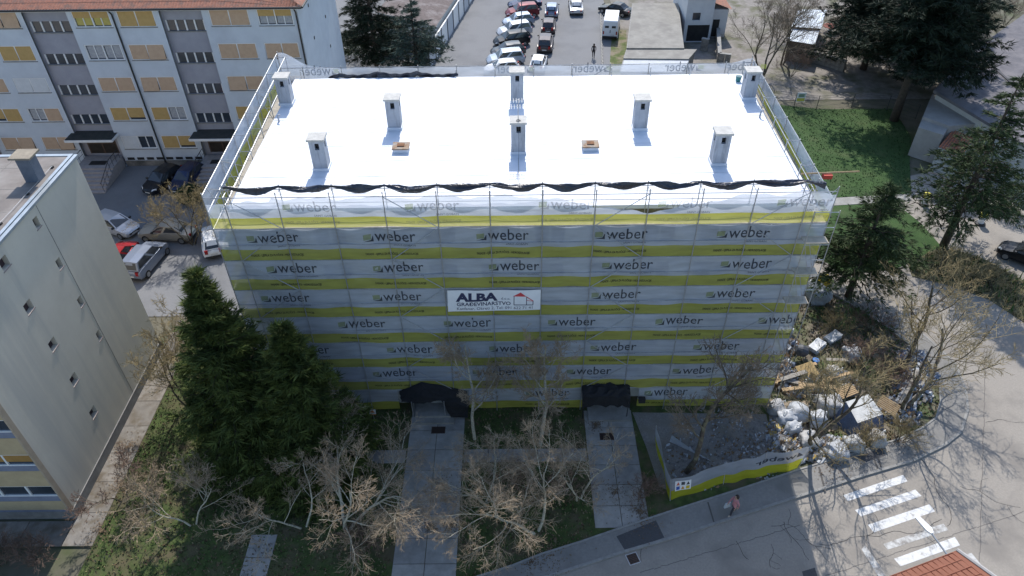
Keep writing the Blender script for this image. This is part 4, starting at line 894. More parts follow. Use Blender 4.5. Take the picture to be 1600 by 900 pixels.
# ================================================================== TREES
def rv(r): return Vector((r.gauss(0,1), r.gauss(0,1), r.gauss(0,1))).normalized()
def bare_tree(name, label, base, h, spread, seed, bark, twig, stems=1, lean=(0,0), lv=4, r0=.13, kids=(7,6,6,5), group=None, wob=.22, up=.10, tw=.0105, clip=None, z0=0.03, limb=2):
    r = random.Random(seed); T, K = MB(), MB(); base = Vector((base[0], base[1], z0))
    def grow(p, d, L, rad, l):
        n = (7,5,4,3,2,2)[l]; pts = [p]; cur = d
        for i in range(n):
            cur = (cur+rv(r)*wob+Vector((0,0,up if l else .02))).normalized(); pts.append(pts[-1]+cur*L/n)
        if clip and clip(pts[-1]): return
        e = max(tw*.55, rad*(.35 if l == 0 else .42)); rads = [rad+(e-rad)*i/n for i in range(n+1)]
        (T if l < limb else K).tube(pts, rads, (8,6,4,3,3,3)[l], cap=False)
        if l >= lv: return
        k = kids[min(l, len(kids)-1)]
        for c in range(k):
            t = (.32 if l == 0 else .22)+(.76 if l else .66)*(c+r.random())/k; t = min(t, .995); i = min(int(t*n), n-1); q = pts[i].lerp(pts[i+1], t*n-i)
            dd = (pts[i+1]-pts[i]).normalized(); ax = dd.orthogonal().normalized(); ax.rotate(Matrix.Rotation(r.uniform(0,6.28), 3, dd))
            nd = dd.copy(); nd.rotate(Matrix.Rotation(r.uniform(.5,1.0) if l else r.uniform(.55,1.05), 3, ax))
            LL = (spread if l == 0 else L*r.uniform(.45,.68))*(1-.45*(t if l == 0 else t*.7))*r.uniform(.75,1.15)
            grow(q, nd, LL, max(tw, rads[i]*(.55 if l < 2 else .40)*r.uniform(.75,1)), l+1)
    for s in range(stems):
        a = 6.28*s/stems+r.random(); o = Vector((math.cos(a), math.sin(a), 0))
        d = Vector((lean[0]/h, lean[1]/h, 1))+(o*r.uniform(.25,.55) if stems > 1 else Vector((0,0,0)))
        grow(base+(o*.15 if stems > 1 else Vector((0,0,0))), d.normalized(), h*(.8 if stems == 1 else .7)*r.uniform(.85,1), r0*(1 if stems == 1 else .6), 0)
    t = thing(name, label, 'tree' if 'tree' in name else 'bush', tuple(base), 0, group)
    T.build('trunk', bark, t, smooth=True); K.build('crown', twig, t); return t
def conifer(name, label, base, h, rmax, seed, leaf, cb=.12, style='spruce', clip=None, whorls=26, nb=9, group=None, trunk_r=.22, size=.42, dens=1., lean=(0,0)):
    r = random.Random(seed); T, K = MB(), MB(); bx, by = base
    def ax(z): return Vector((bx+lean[0]*z/h, by+lean[1]*z/h, z))
    T.tube([ax(h*i/8) for i in range(9)], [trunk_r*(1-.93*i/8) for i in range(9)], 8)
    def spray(p, d, s):
        if clip and clip(p): return
        side = d.cross(Vector((0,0,1))); side = side.normalized() if side.length > .1 else d.orthogonal().normalized(); upv = side.cross(d)
        for k in range(6):
            a = (d+side*r.uniform(-.9,.9)+upv*r.uniform(-.55,.45)).normalized(); b = (side*r.uniform(-1,1)+upv*r.uniform(-1,1)).normalized()
            L = s*r.uniform(.6,1.15); ww = s*(r.uniform(.05,.1) if style == 'pine' else r.uniform(.05,.10)); q = p+rv(r)*s*.15
            K.add([q-b*ww, q+b*ww, q+a*L], [(0,1,2)])
    for wI in range(whorls):
        t = (wI+r.random()*.8)/whorls; z = h*(cb+(1-cb)*t)
        if style == 'spruce': prof = rmax*(1-t)**1.0*(.85+.3*r.random())+.15
        elif style == 'cedar': prof = rmax*(1-t**1.6)*(.6+.6*r.random())+.3
        else: prof = rmax*(math.sin(math.pi*min(1,.22+t*.78))**.7)*(.55+.6*r.random())+.25
        for b in range(max(3, int(nb*(1-.55*t)))):
            a = r.uniform(0,6.28); L = prof*r.uniform(.75,1.1); o = Vector((math.cos(a), math.sin(a), 0))
            rise = {'spruce': r.uniform(-.18,.12)+.35*t, 'cedar': r.uniform(-.05,.22), 'pine': r.uniform(.0,.5)}[style]
            p0 = ax(z); n = max(3, int(L/.42)); pts = []
            for i in range(n+1):
                s = i/n; droop = {'spruce': -.30*s*s*L*(1-t)+.12*L*s**3, 'cedar': -.10*s*s*L, 'pine': .05*L*s*s}[style]
                pts.append(p0+o*L*s+Vector((0,0,rise*L*s+droop))+rv(r)*.05*L*s)
            if not (clip and clip(pts[-1])): T.tube(pts, [max(.012, trunk_r*.22*(1-t*.6)*(1-.85*i/n)) for i in range(n+1)], 3, cap=False)
            for i in range(1, n+1):
                s = i/n
                if style == 'pine' and s < .42: continue
                if s < .18: continue
                d = (pts[i]-pts[i-1]).normalized(); side = Vector((-o.y,o.x,0))
                m_ = {'spruce': 6, 'cedar': 5, 'pine': 13}[style]*dens
                for k in range(int(m_+r.random())):
                    wd = (.50*L*(1-s*.65)*.55 if style != 'pine' else .55); off = r.uniform(-1,1)
                    q = pts[i].lerp(pts[i-1], r.random())+side*off*wd+(rv(r)*.33 if style == 'pine' else rv(r)*.06)
                    if style == 'pine': dd = (rv(r)*.8+Vector((0,0,.5))+d*.5).normalized()
                    else: dd = (d*.8+side*off*1.0+Vector((0,0,r.uniform(-.25,.12)))).normalized()
                    spray(q, dd, size*r.uniform(.7,1.25))
    spray(ax(h), Vector((0,0,1)), size); spray(ax(h*.98), Vector((0,0,1)), size*1.2)
    t = thing(name, label, 'tree', (bx,by,0), 0, group)
    T.build('trunk', M('conifer_bark', (.085,.065,.05), (.05,.04,.032), 5, .95), t, smooth=True); K.build('crown', leaf, t); return t
SPR = leaf_mat('spruce_needles', (.10,.125,.026), (.03,.045,.012)); PIN = leaf_mat('pine_needles', (.06,.09,.03), (.022,.038,.014)); DRKC = leaf_mat('dark_cedar_needles', (.022,.035,.018), (.01,.018,.01)); BLC = leaf_mat('blue_cedar_needles', (.075,.11,.085), (.03,.05,.04))
noscaf = lambda p: p.y > -.25 and p.x > -15.6
conifer('spruce_tree', 'tall dark spruce before the left corner of the scaffold', (-15.1,-3.2), 13.8, 4.3, 21, SPR, .06, 'spruce', noscaf, 36, 14, 'conifers', .24, .46, 1.4)
conifer('spruce_tree', 'shorter spruce between the tall spruce and the tented entrance', (-11.5,-3.8), 11.0, 3.9, 22, SPR, .05, 'spruce', noscaf, 30, 14, 'conifers', .2, .46, 1.4)
conifer('pine_tree', 'broad pine at the yard corner beside the street', (24.1,10.3), 9.6, 4.2, 23, PIN, .20, 'cedar', None, 20, 9, 'conifers', .26, .44, 1.15)
conifer('pine_tree', 'tall pine rising from the dry grass island', (33.8,16.3), 14.2, 4.4, 24, PIN, .20, 'cedar', None, 21, 8, 'conifers', .32, .46, 1.)
conifer('cedar_tree', 'huge dark cedar with bare lower trunk beyond the lawn', (38.3,37.2), 18.5, 6.6, 25, DRKC, .34, 'cedar', None, 34, 11, 'conifers', .45, .66, 1.1)
conifer('cedar_tree', 'dark spreading cedar behind the wire fence sign', (39.8,49.5), 16, 6.0, 26, DRKC, .15, 'cedar', None, 28, 10, 'conifers', .4, .66, 1.)
conifer('cedar_tree', 'nearly black conifer beside the tiled apartment block', (-15.6,50.5), 12.5, 4.8, 27, DRKC, .12, 'cedar', lambda p: p.x < -17.2 and p.y < 44.3, 24, 9, 'conifers', .35, .55, .9)
conifer('cedar_tree', 'blue-green cedar with layered boughs by the car park wall', (-10.7,47.8), 8.8, 4.6, 28, BLC, .10, 'cedar', None, 17, 9, 'conifers', .28, .5, .9)
for k, (b_, h_, rr_, lb) in enumerate([((44,46),18,6.4,'dark cedar between the bare-trunked cedar and the grey roofed house'),((46,60),16,6.,'dark cedar furthest back beyond the garden shed'),((50,55),16,6.,'dark cedar behind the grey roofed house')]):
    conifer('cedar_tree', lb, b_, h_, rr_, 200+k, DRKC, .12, 'cedar', None, 24, 9, 'conifers', .4, .66, .9)
BIRCH = M('birch_bark', (.50,.47,.37), (.32,.29,.22), 7, .85, c3=(.10,.09,.08), s3=5, t3=.62); BTW = M('birch_twigs', (.36,.28,.19), (.24,.18,.12), 3, .9)
DBARK = M('dark_bark', (.10,.08,.062), (.06,.048,.038), 6, .95, c3=(.17,.16,.10), s3=4); DTW = M('brown_twigs', (.22,.175,.125), (.14,.11,.08), 3, .9)
YTW = M('yellowish_twigs', (.33,.26,.13), (.22,.17,.09), 3, .9); RTW = M('reddish_twigs', (.20,.13,.095), (.13,.085,.065), 3, .9)
BG_ = 'leafless trees round the block'
fr = lambda p: p.y > -.2
bare_tree('birch_tree', 'slender pale birch beside the long slab path', (-2.6,-2.2), 9.6, 3.0, 31, BIRCH, BTW, 1, (.9,-.3), 4, .11, (12,8,7,6), BG_, clip=fr)
bare_tree('birch_tree', 'twin-forked pale birch between the two paths', (1.3,-2.7), 10.0, 3.1, 32, BIRCH, BTW, 1, (1.6,-.2), 4, .12, (12,8,7,6), BG_, clip=fr)
bare_tree('birch_tree', 'white-limbed birch spreading over the pavement edge', (.9,-8.4), 7.4, 4.4, 33, BIRCH, BTW, 2, (.4,-.3), 4, .15, (8,7,8,7), BG_, up=.03, limb=3, tw=.008)
bare_tree('birch_tree', 'wide many-stemmed birch on the lawn left of the long path', (-9.2,-8.2), 7.4, 4.4, 34, BIRCH, BTW, 3, (0,.2), 4, .16, (8,7,8,6), BG_, up=.03, limb=3, tw=.008)
bare_tree('birch_tree', 'smaller birch at the foot of the shorter spruce', (-11.6,-8.0), 6., 3.2, 44, BIRCH, BTW, 2, (-.3,.0), 4, .1, (6,6,6,5), BG_, up=.03, limb=3, tw=.008)
bare_tree('birch_tree', 'thin silvery tree on the sunlit grass by the grey block', (-17.6,-7.8), 5.2, 3.0, 35, BIRCH, BTW, 2, (-.4,.2), 4, .09, (7,6,6,5), BG_, up=.04)
bare_tree('birch_tree', 'brownish low birch between the long path and the white-limbed birch', (-1.9,-6.6), 5.6, 3.3, 46, BIRCH, BTW, 3, (0,0), 4, .11, (6,6,7,5), BG_, up=.03, limb=3, tw=.008)
bare_tree('birch_tree', 'low spreading birch beside the path to the canopy', (3.3,-6.4), 5.4, 3.4, 47, BIRCH, BTW, 2, (.5,0), 4, .11, (6,6,7,5), BG_, up=.03, limb=3, tw=.008)
bare_tree('bare_tree', 'dark-trunked leafless tree inside the net fence', (9.6,-4.7), 10.6, 3.8, 36, DBARK, DTW, 1, (.8,.3), 4, .17, (12,7,7,6), BG_, clip=fr)
bare_tree('bare_tree', 'forked leafless tree among the white sacks', (17.3,-2.8), 8.6, 5.2, 37, DBARK, YTW, 2, (.6,.3), 4, .24, (6,6,6,5), BG_)
bare_tree('bare_tree', 'leafless tree leaning over the street bend', (23.7,-.4), 8.6, 5.6, 38, DBARK, YTW, 2, (1.6,.5), 4, .22, (6,6,6,5), BG_, up=.06)
bare_tree('bare_tree', 'leafless tree at the kerb behind the leaning one', (25.0,2.9), 8.4, 5.0, 39, DBARK, YTW, 1, (1.0,.3), 4, .17, (8,6,5,5), BG_)
bare_tree('bare_tree', 'dense yellow-twigged tree by the parked beige saloon', (-26.0,17.6), 6.2, 3.1, 40, DBARK, YTW, 5, (0,0), 4, .10, (6,6,5,4), BG_)
bare_tree('bare_tree', 'yellow-twigged tree between the grey gable wall and the tall spruce', (-20.6,.6), 8.6, 3.2, 41, DBARK, YTW, 4, (-.6,.2), 4, .11, (7,6,5,5), BG_, clip=lambda p: p.x < -23.9)
bare_tree('bare_tree', 'big leafless tree behind the right rear scaffold corner', (27.5,47), 11.5, 5.5, 42, DBARK, DTW, 3, (0,0), 4, .2, (7,6,6,5), BG_)
bare_tree('bare_tree', 'leafless tree over the white sheet shed', (31.0,51), 10, 5.0, 43, DBARK, DTW, 2, (.6,0), 4, .2, (7,6,6,5), BG_)
bare_tree('bare_tree', 'small leafless tree on the grey block apron corner', (-22.0,-6.2), 4.6, 2.2, 45, DBARK, RTW, 2, (0,0), 4, .07, (6,5,5,4), BG_, clip=lambda p: p.x < -23.9)
HG = 'leafless shrubs'
def shrub(px, py, h, sp, seed, label, tw=YTW, clip=None):
    c = g(px, py); bare_tree('shrub', label, (c.x, c.y), h, sp, seed, DBARK, tw, 7, (0,0), 3, .05, (6,5,4), HG, up=.06, tw=.009, clip=clip)
shrub(1385,605,2.2,1.5,51,'brown shrub between the plank heap and the earth bank',RTW)
shrub(1345,575,2.2,1.6,52,'reddish shrub behind the timber pile',RTW)
shrub(1300,520,1.8,1.4,53,'low shrub on the bank under the broad pine',YTW)
shrub(1360,520,2.0,1.6,57,'straggly shrub between the pine trunk and the street kerb',RTW)
shrub(1345,700,1.6,1.5,54,'straggly shrub along the pavement before the covered stack',YTW)
shrub(1405,690,1.4,1.4,55,'low shrub at the pavement bend below the plank heap',YTW)
shrub(1480,425,1.9,1.7,56,'dry bush on the straw-coloured island',YTW)
shrub(1540,445,1.7,1.6,58,'second dry bush on the island near the black car',YTW)
shrub(1005,775,1.3,1.1,59,'scrubby bush at the net fence corner by the slab path',RTW)
shrub(560,850,1.6,1.5,60,'twiggy bush at the foot of the many-stemmed birch',RTW)
shrub(800,760,1.5,1.4,62,'twiggy brown bush on the lawn between the paths',RTW)
shrub(890,770,1.5,1.3,63,'brown bush beside the path to the canopy',RTW)
shrub(230,770,1.7,1.5,64,'pale twiggy bush on the sunlit grass',BTW)
for k, (x, wd) in enumerate([(-25.0,'beside its corner'),(-26.8,'second from its corner'),(-28.6,'third from its corner')]):
    bare_tree('shrub', 'dense brown hedge bush before the grey block street front, '+wd, (x,-9.9), 1.7, 1.3, 70+k, DBARK, RTW, 8, (0,0), 3, .04, (6,5,4), HG, up=.05, tw=.009)
for k, (px, py, h, wd) in enumerate([(1235,120,3.,'left of the white sheet shed'),(1215,60,3.5,'behind the white house passage'),(1300,95,3.,'under the dark spreading cedar'),(1525,60,4.,'beside the grey roofed house'),(1570,40,3.6,'under the grey eaves'),(1480,150,3.,'by the pale slab roof')]):
    shrub(px, py, h, h*.75, 80+k, 'tangled leafless bush '+wd, DTW if k % 2 else RTW)
def leafy(px, py, rx, h, seed, label):
    c = g(px, py); r = random.Random(seed); K = MB(); T = MB()
    for s in range(7): T.tube([(c.x,c.y,0),(c.x+r.uniform(-1,1)*rx*.5,c.y+r.uniform(-1,1)*rx*.5,h*.7)], [.04,.01], 4)
    for i in range(2600):
        v = rv(r); q = Vector((c.x+v.x*rx*r.random()**.4, c.y+v.y*rx*r.random()**.4, h*.5+v.z*h*.5*r.random()**.4)); a, b = rv(r)*.13, rv(r)*.07; K.add([q-b, q+b, q+a], [(0,1,2)])
    t = thing('evergreen_bush', label, 'bush', (c.x,c.y,0), 0, 'evergreen bushes'); T.build('stem', DBARK, t); K.build('foliage', leaf_mat('laurel_leaf', (.05,.08,.025), (.02,.035,.012)), t)
leafy(1570,330,1.7,2.8,91,'dark evergreen bush beside the tall pine')
leafy(585,95,2.6,3.2,92,'green bush under the nearly black conifer')
leafy(545,85,2.4,2.6,93,'green hedge at the rear block gable foot')
leafy(1510,45,2.6,3.0,94,'dull green bush by the grey roofed house')
leafy(300,315,1.3,1.6,95,'low dark bush behind the yellow-twigged tree')
# ================================================================== FAR STRUCTURES
def poly_prism(pts, z0, z1): return MB().prism([(p.x, p.y) for p in pts], z0, z1)
# long low shed beside the car park
ls = thing('long_shed', 'long low shed with brown corrugated roof beside the car park', 'shed', (-11,60,0))
A, B = g(672,106), g(737,0); d = (B-A).normalized(); A = A-d*.5; B = B+d*25; n = Vector((-d.y,d.x,0))
mb = MB(); 
for k in range(16):
    a, b = A+(B-A)*(k/16), A+(B-A)*((k+1)/16); mb = MB(); mb.obox((a+b)/2+Vector((0,0,1.25)), d, n, Vector((0,0,1)), (b-a).length/2-.04, .08, 1.25); mb.build('wall_panel', WHITEP if k%3 else M('grey_panel', (.5,.52,.55), None, 2, .8), ls)
    MB().tube([(a.x-n.x*.12,a.y-n.y*.12,0),(a.x-n.x*.12,a.y-n.y*.12,2.6)], .06, 6).build('wall_post', M('post_dark', (.12,.12,.13), None, 3, .7), ls)
CORR = M('brown_corrugated', (.17,.135,.125), (.12,.095,.09), 3, .85, c3=(.24,.21,.2), s3=.8)
mb = MB(); Lr = (B-A).length; nr = int(Lr/.35); off = d*5.5
for k in range(nr):
    p, q = A+off+d*(k*.35), A+off+d*((k+1)*.35); m_ = (p+q)/2
    for u, v, zu, zv in ((p,m_,0,.05),(m_,q,.05,0)):
        mb.quad(u+n*.35+Vector((0,0,2.9+zu)), v+n*.35+Vector((0,0,2.9+zv)), v+n*7.5+Vector((0,0,4.3+zv)), u+n*7.5+Vector((0,0,4.3+zu)))
mb.build('roof', CORR, ls); mb = MB(); e = A+off
mb.add([e+n*.4, e+n*7.4, e+n*7.4+Vector((0,0,4.25)), e+n*.4+Vector((0,0,2.85))],[(0,1,2,3)]); mb.add([e+n*.4, B+n*.4, B+n*.4+Vector((0,0,2.85)), e+n*.4+Vector((0,0,2.85))],[(0,1,2,3)]); mb.build('wall', PLAST, ls)
# slab-roofed garages
SLAB = M('old_concrete_roof', (.27,.26,.235), (.21,.2,.18), 1.2, .92, .2, bscale=20, c3=(.19,.18,.165), s3=.5)
gr = thing('garage_row', 'row of garages under old grey concrete slab roofs', 'garage', tuple(g(1020,60)))
for q, zt, mat in (([(988,5),(1060,5),(1069,75),(979,75)],2.9,SLAB),([(979,75.6),(1089,77),(1076,92),(974,91)],2.75,SLAB),([(974,91.6),(1077,93),(1067,112),(968,112)],2.6,M('zinc_sheet_roof', (.38,.41,.45), (.31,.34,.38), 1.5, .6))):
    P = PL(q, zt); cx = sum(p[0] for p in P)/4; cy = sum(p[1] for p in P)/4
    MB().prism(P, zt-.16, zt).build('roof_slab', mat, gr); MB().prism([(cx+(p[0]-cx)*.95, cy+(p[1]-cy)*.95) for p in P], 0, zt-.161).build('wall', M('dark_garage_wall', (.2,.19,.18), (.13,.125,.12), 2, .9), gr)
    MB().add([(*P[0],zt+.01),(*P[3],zt+.01),(P[3][0]+.12,P[3][1],zt+.01),(P[0][0]+.12,P[0][1],zt+.01)],[(0,1,2,3)]).build('verge_strip', KERB, gr)
# white house
hb, hc = g(1066,66), g(1104,66); hy = hb.y; x0, x1 = hb.x, hc.x+.3
zt = onY(1064,-4,hy).z; wh = thing('white_house', 'small white house with one dark window and red tiled roof', 'house', ((x0+x1)/2,hy+3,0))
mb = MB(); wx = onY(1089,20,hy); wz = wx.z; wz2 = onY(1089,32,hy).z
wall_holes(mb, (x0,hy,0), (1,0,0), (0,0,1), x1-x0, zt, [(wx.x-x0-.45,wx.x-x0+.5,wz2,wz),(.4,x1-x0-.2,.05,2.1)], .25)
mb.quad((x1,hy,0),(x1,hy+8,0),(x1,hy+8,zt),(x1,hy,zt)); mb.quad((x0,hy+8,0),(x0,hy,0),(x0,hy,zt),(x0,hy+8,zt)); mb.build('wall', M('white_render', (.62,.63,.64), (.55,.56,.58), 1, .9), wh)
MB().box(wx.x-.45,hy+.2,wz2,wx.x+.5,hy+.25,wz).build('window', GLASS, wh); MB().box(x0+.4,hy+.2,.05,x1-.2,hy+.25,2.1).build('doorway', DARK, wh)
mb = MB(); e = .35; rzz = zt+1.5
for k in range(24):
    xa, xb = x0-e+(x1-x0+2*e)*k/24, x0-e+(x1-x0+2*e)*(k+1)/24; up = .05*(k%2)
    mb.quad((xa,hy-e,zt+up),(xb,hy-e,zt+.05-up),(xb,hy+4,rzz+.05-up),(xa,hy+4,rzz+up)); mb.quad((xb,hy+8.3,zt),(xa,hy+8.3,zt),(xa,hy+4,rzz),(xb,hy+4,rzz))
mb.build('roof', RT, wh)
an = thing('tiled_lean_to', 'low white lean-to with red tiles beside the white house', 'shed', (x1+1.2,hy+1,0))
MB().box(x1+.05,hy+1.5,0,x1+2.2,hy+7,3.4).build('wall', M('white_render', (.62,.63,.64)), an); MB().add([(x1+.02,hy+1.2,4.4),(x1+2.5,hy+1.2,3.5),(x1+2.5,hy+7.3,3.5),(x1+.02,hy+7.3,4.4)],[(0,1,2,3)]).build('roof', RT, an)
MB().box(x1+.5,hy+1.45,.1,x1+1.3,hy+1.499,2.2).build('door', DARK, an)
# garden walls
for pts, h_, lb in (([(1094,78),(1105,80)],1.4,'short plastered gatepost wall beside the garages'),([(1120,58),(1122,98),(1140,100)],1.1,'low rubble garden wall behind the right rear scaffold corner'),([(1238,88),(1275,98),(1318,112)],1.2,'old stone wall below the white sheet shed')):
    P = [g(*p) for p in pts]; t = thing('garden_wall', lb, 'wall', tuple(P[0])); r = random.Random(5)
    for i in range(len(P)-1):
        a, b = P[i], P[i+1]; dd = (b-a).normalized(); nn = Vector((-dd.y,dd.x,0)); k = max(1, int((b-a).length/.55))
        for j in range(k):
            for l in range(3):
                p = a+(b-a)*((j+.5)/k)+Vector((0,0,h_*(l+.5)/3)); MB().obox(p, dd, nn, Vector((0,0,1)), (b-a).length/k/2*.95, .17+r.uniform(-.02,.03), h_/6*.94).build('stone', M('rubble_stone', (.27,.25,.22), (.17,.155,.14), 2.5, .95, .4), t)
        MB().obox((a+b)/2+Vector((0,0,h_+.04)), dd, nn, Vector((0,0,1)), (b-a).length/2, .22, .05).build('coping', CONC, t)
# shed with white sheet roof
sh = thing('sheet_roof_shed', 'garden shed under white corrugated roof sheets', 'shed', tuple(g(1262,55)))
for q, zt in (([(1247,15),(1292,16),(1283,45),(1237,42)],2.7),([(1237,44),(1281,46.5),(1273,70),(1230,63)],2.4)):
    P = [g(x,y,zt) for x, y in q]; n_ = 14
    mb = MB()
    for k in range(n_):
        for h0, h1, za, zb in ((k/n_,(k+.5)/n_,0,.05),((k+.5)/n_,(k+1)/n_,.05,0)):
            mb.quad(P[0].lerp(P[1],h0)+Vector((0,0,za)),P[0].lerp(P[1],h1)+Vector((0,0,zb)),P[3].lerp(P[2],h1)+Vector((0,0,zb)),P[3].lerp(P[2],h0)+Vector((0,0,za)))
    mb.build('roof_sheet', M('white_sheet', (.55,.6,.65), (.45,.5,.56), 2, .5), sh)
    cx = sum((p for p in P), Vector())/4; MB().prism([(cx.x+(p.x-cx.x)*.9, cx.y+(p.y-cx.y)*.9) for p in P], 0, zt-.06).build('wall', M('weathered_boards', (.16,.13,.1), (.1,.08,.065), 3, .9), sh)
c = g(1296,50); rt = thing('garden_table', 'round rust-red table top beside the white sheet shed', 'table', tuple(c))
MB().tube([(c.x,c.y,.72),(c.x,c.y,.78)],[.95,.95],24).build('top', M('rust_red', (.25,.07,.045), (.19,.05,.035), 3, .8), rt); MB().tube([(c.x,c.y,0),(c.x,c.y,.72)],[.3,.1],10).build('pedestal', STEEL, rt)
# wire fence with sign behind the lawn
wf = thing('wire_fence', 'dark wire mesh fence behind the lush lawn', 'fence', tuple(g(1275,172)))
FP = [g(*p) for p in ((1205,163),(1240,168),(1275,172),(1330,168),(1385,172),(1430,186))]; DM = M('fence_dark', (.05,.055,.05), None, 3, .6)
for i, p in enumerate(FP):
    MB().tube([p,p+Vector((0,0,1.6))], .035, 6).build('post', DM, wf)
    if i:
        a = FP[i-1]
        for z in (.1,.5,.9,1.3,1.55): MB().tube([a+Vector((0,0,z)),p+Vector((0,0,z))], .012, 4).build('wire', DM, wf)
p = FP[1].lerp(FP[2],.2); sg = thing('fence_sign', 'small white and yellow notice hung on the dark wire fence', 'sign', tuple(p+Vector((0,-.06,.9))))
MB().box(p.x-.45,p.y-.09,.75,p.x+.45,p.y-.06,1.75).build('plate', WHITEP, sg); MB().box(p.x-.4,p.y-.097,.8,p.x+.4,p.y-.0905,1.15).build('panel', M('yellow_print', (.6,.52,.1), None, 4, .7), sg); MB().box(p.x-.3,p.y-.097,1.25,p.x+.3,p.y-.0905,1.6).build('symbol', M('grey_green_print', (.2,.27,.2), None, 4, .7), sg)
# houses at the right edge
hr = thing('grey_roofed_house', 'house with broad dark grey roof behind the tall pine', 'house', tuple(g(1580,190)))
zt = 4.2; P = PL([(1459,141),(1530,72),(1600,22),(1680,60),(1640,250),(1538,188)], zt)
MB().prism(P, zt-.25, zt).build('roof', M('grey_roof_felt', (.14,.135,.15), (.10,.097,.11), 1.4, .9, .3, bscale=14, c3=(.17,.16,.17), s3=.5), hr)
cx = sum(p[0] for p in P)/6; cy = sum(p[1] for p in P)/6; MB().prism([(cx+(p[0]-cx)*.94, cy+(p[1]-cy)*.94) for p in P], 0, zt-.251).build('wall', PLAST, hr)
a_, b_ = g(1545,98,zt+.02), g(1600,148,zt+.02); dd = (b_-a_).normalized(); MB().obox((a_+b_)/2, dd, Vector((-dd.y,dd.x,0)), Vector((0,0,1)), (b_-a_).length/2, .12, .06).build('ridge_strip', M('ridge_dark', (.06,.06,.07), None, 3, .8), hr)
tr = thing('terrace', 'pale concrete terrace slabs stepping down before the grey roofed house', 'terrace', tuple(g(1470,205)))
PCON = M('pale_concrete', (.36,.34,.32), (.30,.285,.27), 1.2, .9, .1)
MB().prism(PL([(1457,146),(1536,192),(1484,197),(1442,182)],3.2), 0, 3.2).build('upper_slab', PCON, tr); MB().prism(PL([(1442,183),(1483,198),(1474,211),(1435,199)],2.9), 0, 2.9).build('lower_slab', PCON, tr)
tl = thing('tiled_porch', 'little red tiled porch roof half hidden by the tall pine', 'porch', tuple(g(1495,225)))
P = [g(x,y,2.6) for x, y in ((1488,203),(1522,216),(1508,236),(1470,222))]
for i in range(9):
    for j in range(4):
        u0, u1 = i/9, (i+.86)/9; v0, v1 = j/4, (j+1.05)/4; f = lambda u, v, z: P[0].lerp(P[1],u).lerp(P[3].lerp(P[2],u),v)+Vector((0,0,z-v*.5)); um = (u0+u1)/2
        MB().add([f(u0,v0,0),f(um,v0,.09),f(u1,v0,0),f(u0,v1,.02),f(um,v1,.11),f(u1,v1,.02)],[(0,1,4,3),(1,2,5,4),(3,4,5)]).build('tile', TERRA, tl)
MB().prism([(p.x,p.y) for p in P], 0, 2.05).build('wall', PLAST, tl)
# striped posts on the side street
for px, py, lb in ((1443,320,'yellow and white plastic marker post with black foot near the path end'),(1531,350,'yellow and white plastic marker post with black foot below the tall pine')):
    c = g(px, py); t = thing('marker_post', lb, 'bollard', (c.x,c.y,0), 0, 'marker posts on the side street')
    MB().tube([(c.x,c.y,0),(c.x,c.y,.12),(c.x,c.y,.14)],[.42,.40,.2],14).build('foot', BLACKP, t); MB().tube([(c.x,c.y,.13),(c.x,c.y,.6),(c.x,c.y,.72)],[.22,.26,.2],12).build('body', WHITEP, t)
    MB().tube([(c.x,c.y,.7),(c.x,c.y,.85),(c.x,c.y,1.1),(c.x,c.y,1.2)],[.2,.31,.29,.1],12).build('head', M('yellow_plastic', (.62,.55,.06), (.5,.44,.05), 4, .5), t)
# ---------------------------------------------------------------- tiled roof corner and street lamp at the lower right
E0, C0 = g(1392,903,10), g(1497,863,10); d = (C0-E0).normalized(); E0 = E0-d*4; nrm = Vector((d.y,-d.x,0)); sl_ = (nrm*math.cos(R(22))+Vector((0,0,math.sin(R(22))))).normalized()
th = thing('tiled_house', 'house corner with orange barrel-tiled roof overlooking the crosswalk', 'house', (E0.x,E0.y,0))
tm = MB(); k_ = 7; prf = [(math.cos(math.pi*i/k_)*.115, math.sin(math.pi*i/k_)*.085) for i in range(k_+1)]
for y, s, zz in ((0,1.,.0),(.46,.86,.03)): tm.v += [(px*s, y, pz*s+zz) for px, pz in prf]
for i in range(k_): tm.f.append((i,i+1,i+k_+2,i+k_+1)); tm.mi.append(0)
tm.f.append(tuple(range(k_+1))); tm.mi.append(0)
TM = [M('tile_orange', (.50,.19,.09), (.40,.14,.07), 5, .85), M('tile_red', (.42,.14,.075), (.33,.11,.06), 5, .85), M('tile_pale', (.52,.26,.15), (.42,.2,.12), 5, .85)]
meshes = [tm.mesh('tile', q) for q in TM]; r = random.Random(9); nl = int((C0-E0).length/.235)
axm = Matrix((d, sl_, d.cross(sl_))).transposed().to_4x4()
for i in range(nl):
    for j in range(7):
        p = E0+d*(.12+i*.235)+sl_*(j*.40-.06)+Vector((0,0,.03+r.uniform(-.008,.008)))
        o = bpy.data.objects.new('tile', meshes[r.choice((0,0,1,1,2))]); COL.objects.link(o); o.parent = th; mm = axm.copy(); mm.translation = p-Vector((E0.x,E0.y,0)); o.matrix_local = mm @ Matrix.Rotation(r.uniform(-.02,.02), 4, 'Z')
MB().add([E0-sl_*.1, C0-sl_*.1, C0+sl_*4, E0+sl_*4],[(0,1,2,3)]).build('roof_deck', M('dark_tile_gap', (.2,.08,.05), None, 4, .9), th)
w0, w1 = E0+nrm*.4, C0+nrm*.4-d*.3; MB().prism([(w0.x,w0.y),(w1.x,w1.y),((w1+nrm*8).x,(w1+nrm*8).y),((w0+nrm*8).x,(w0+nrm*8).y)],0,9.9).build('wall', PLAST, th)
a, b = C0+d*.06-sl_*.1, C0+d*.06+sl_*3; MB().tube([a+Vector((0,0,.02)),b+Vector((0,0,.02))], .07, 6).build('verge', M('verge_grey', (.35,.34,.33), None, 4, .8), th)
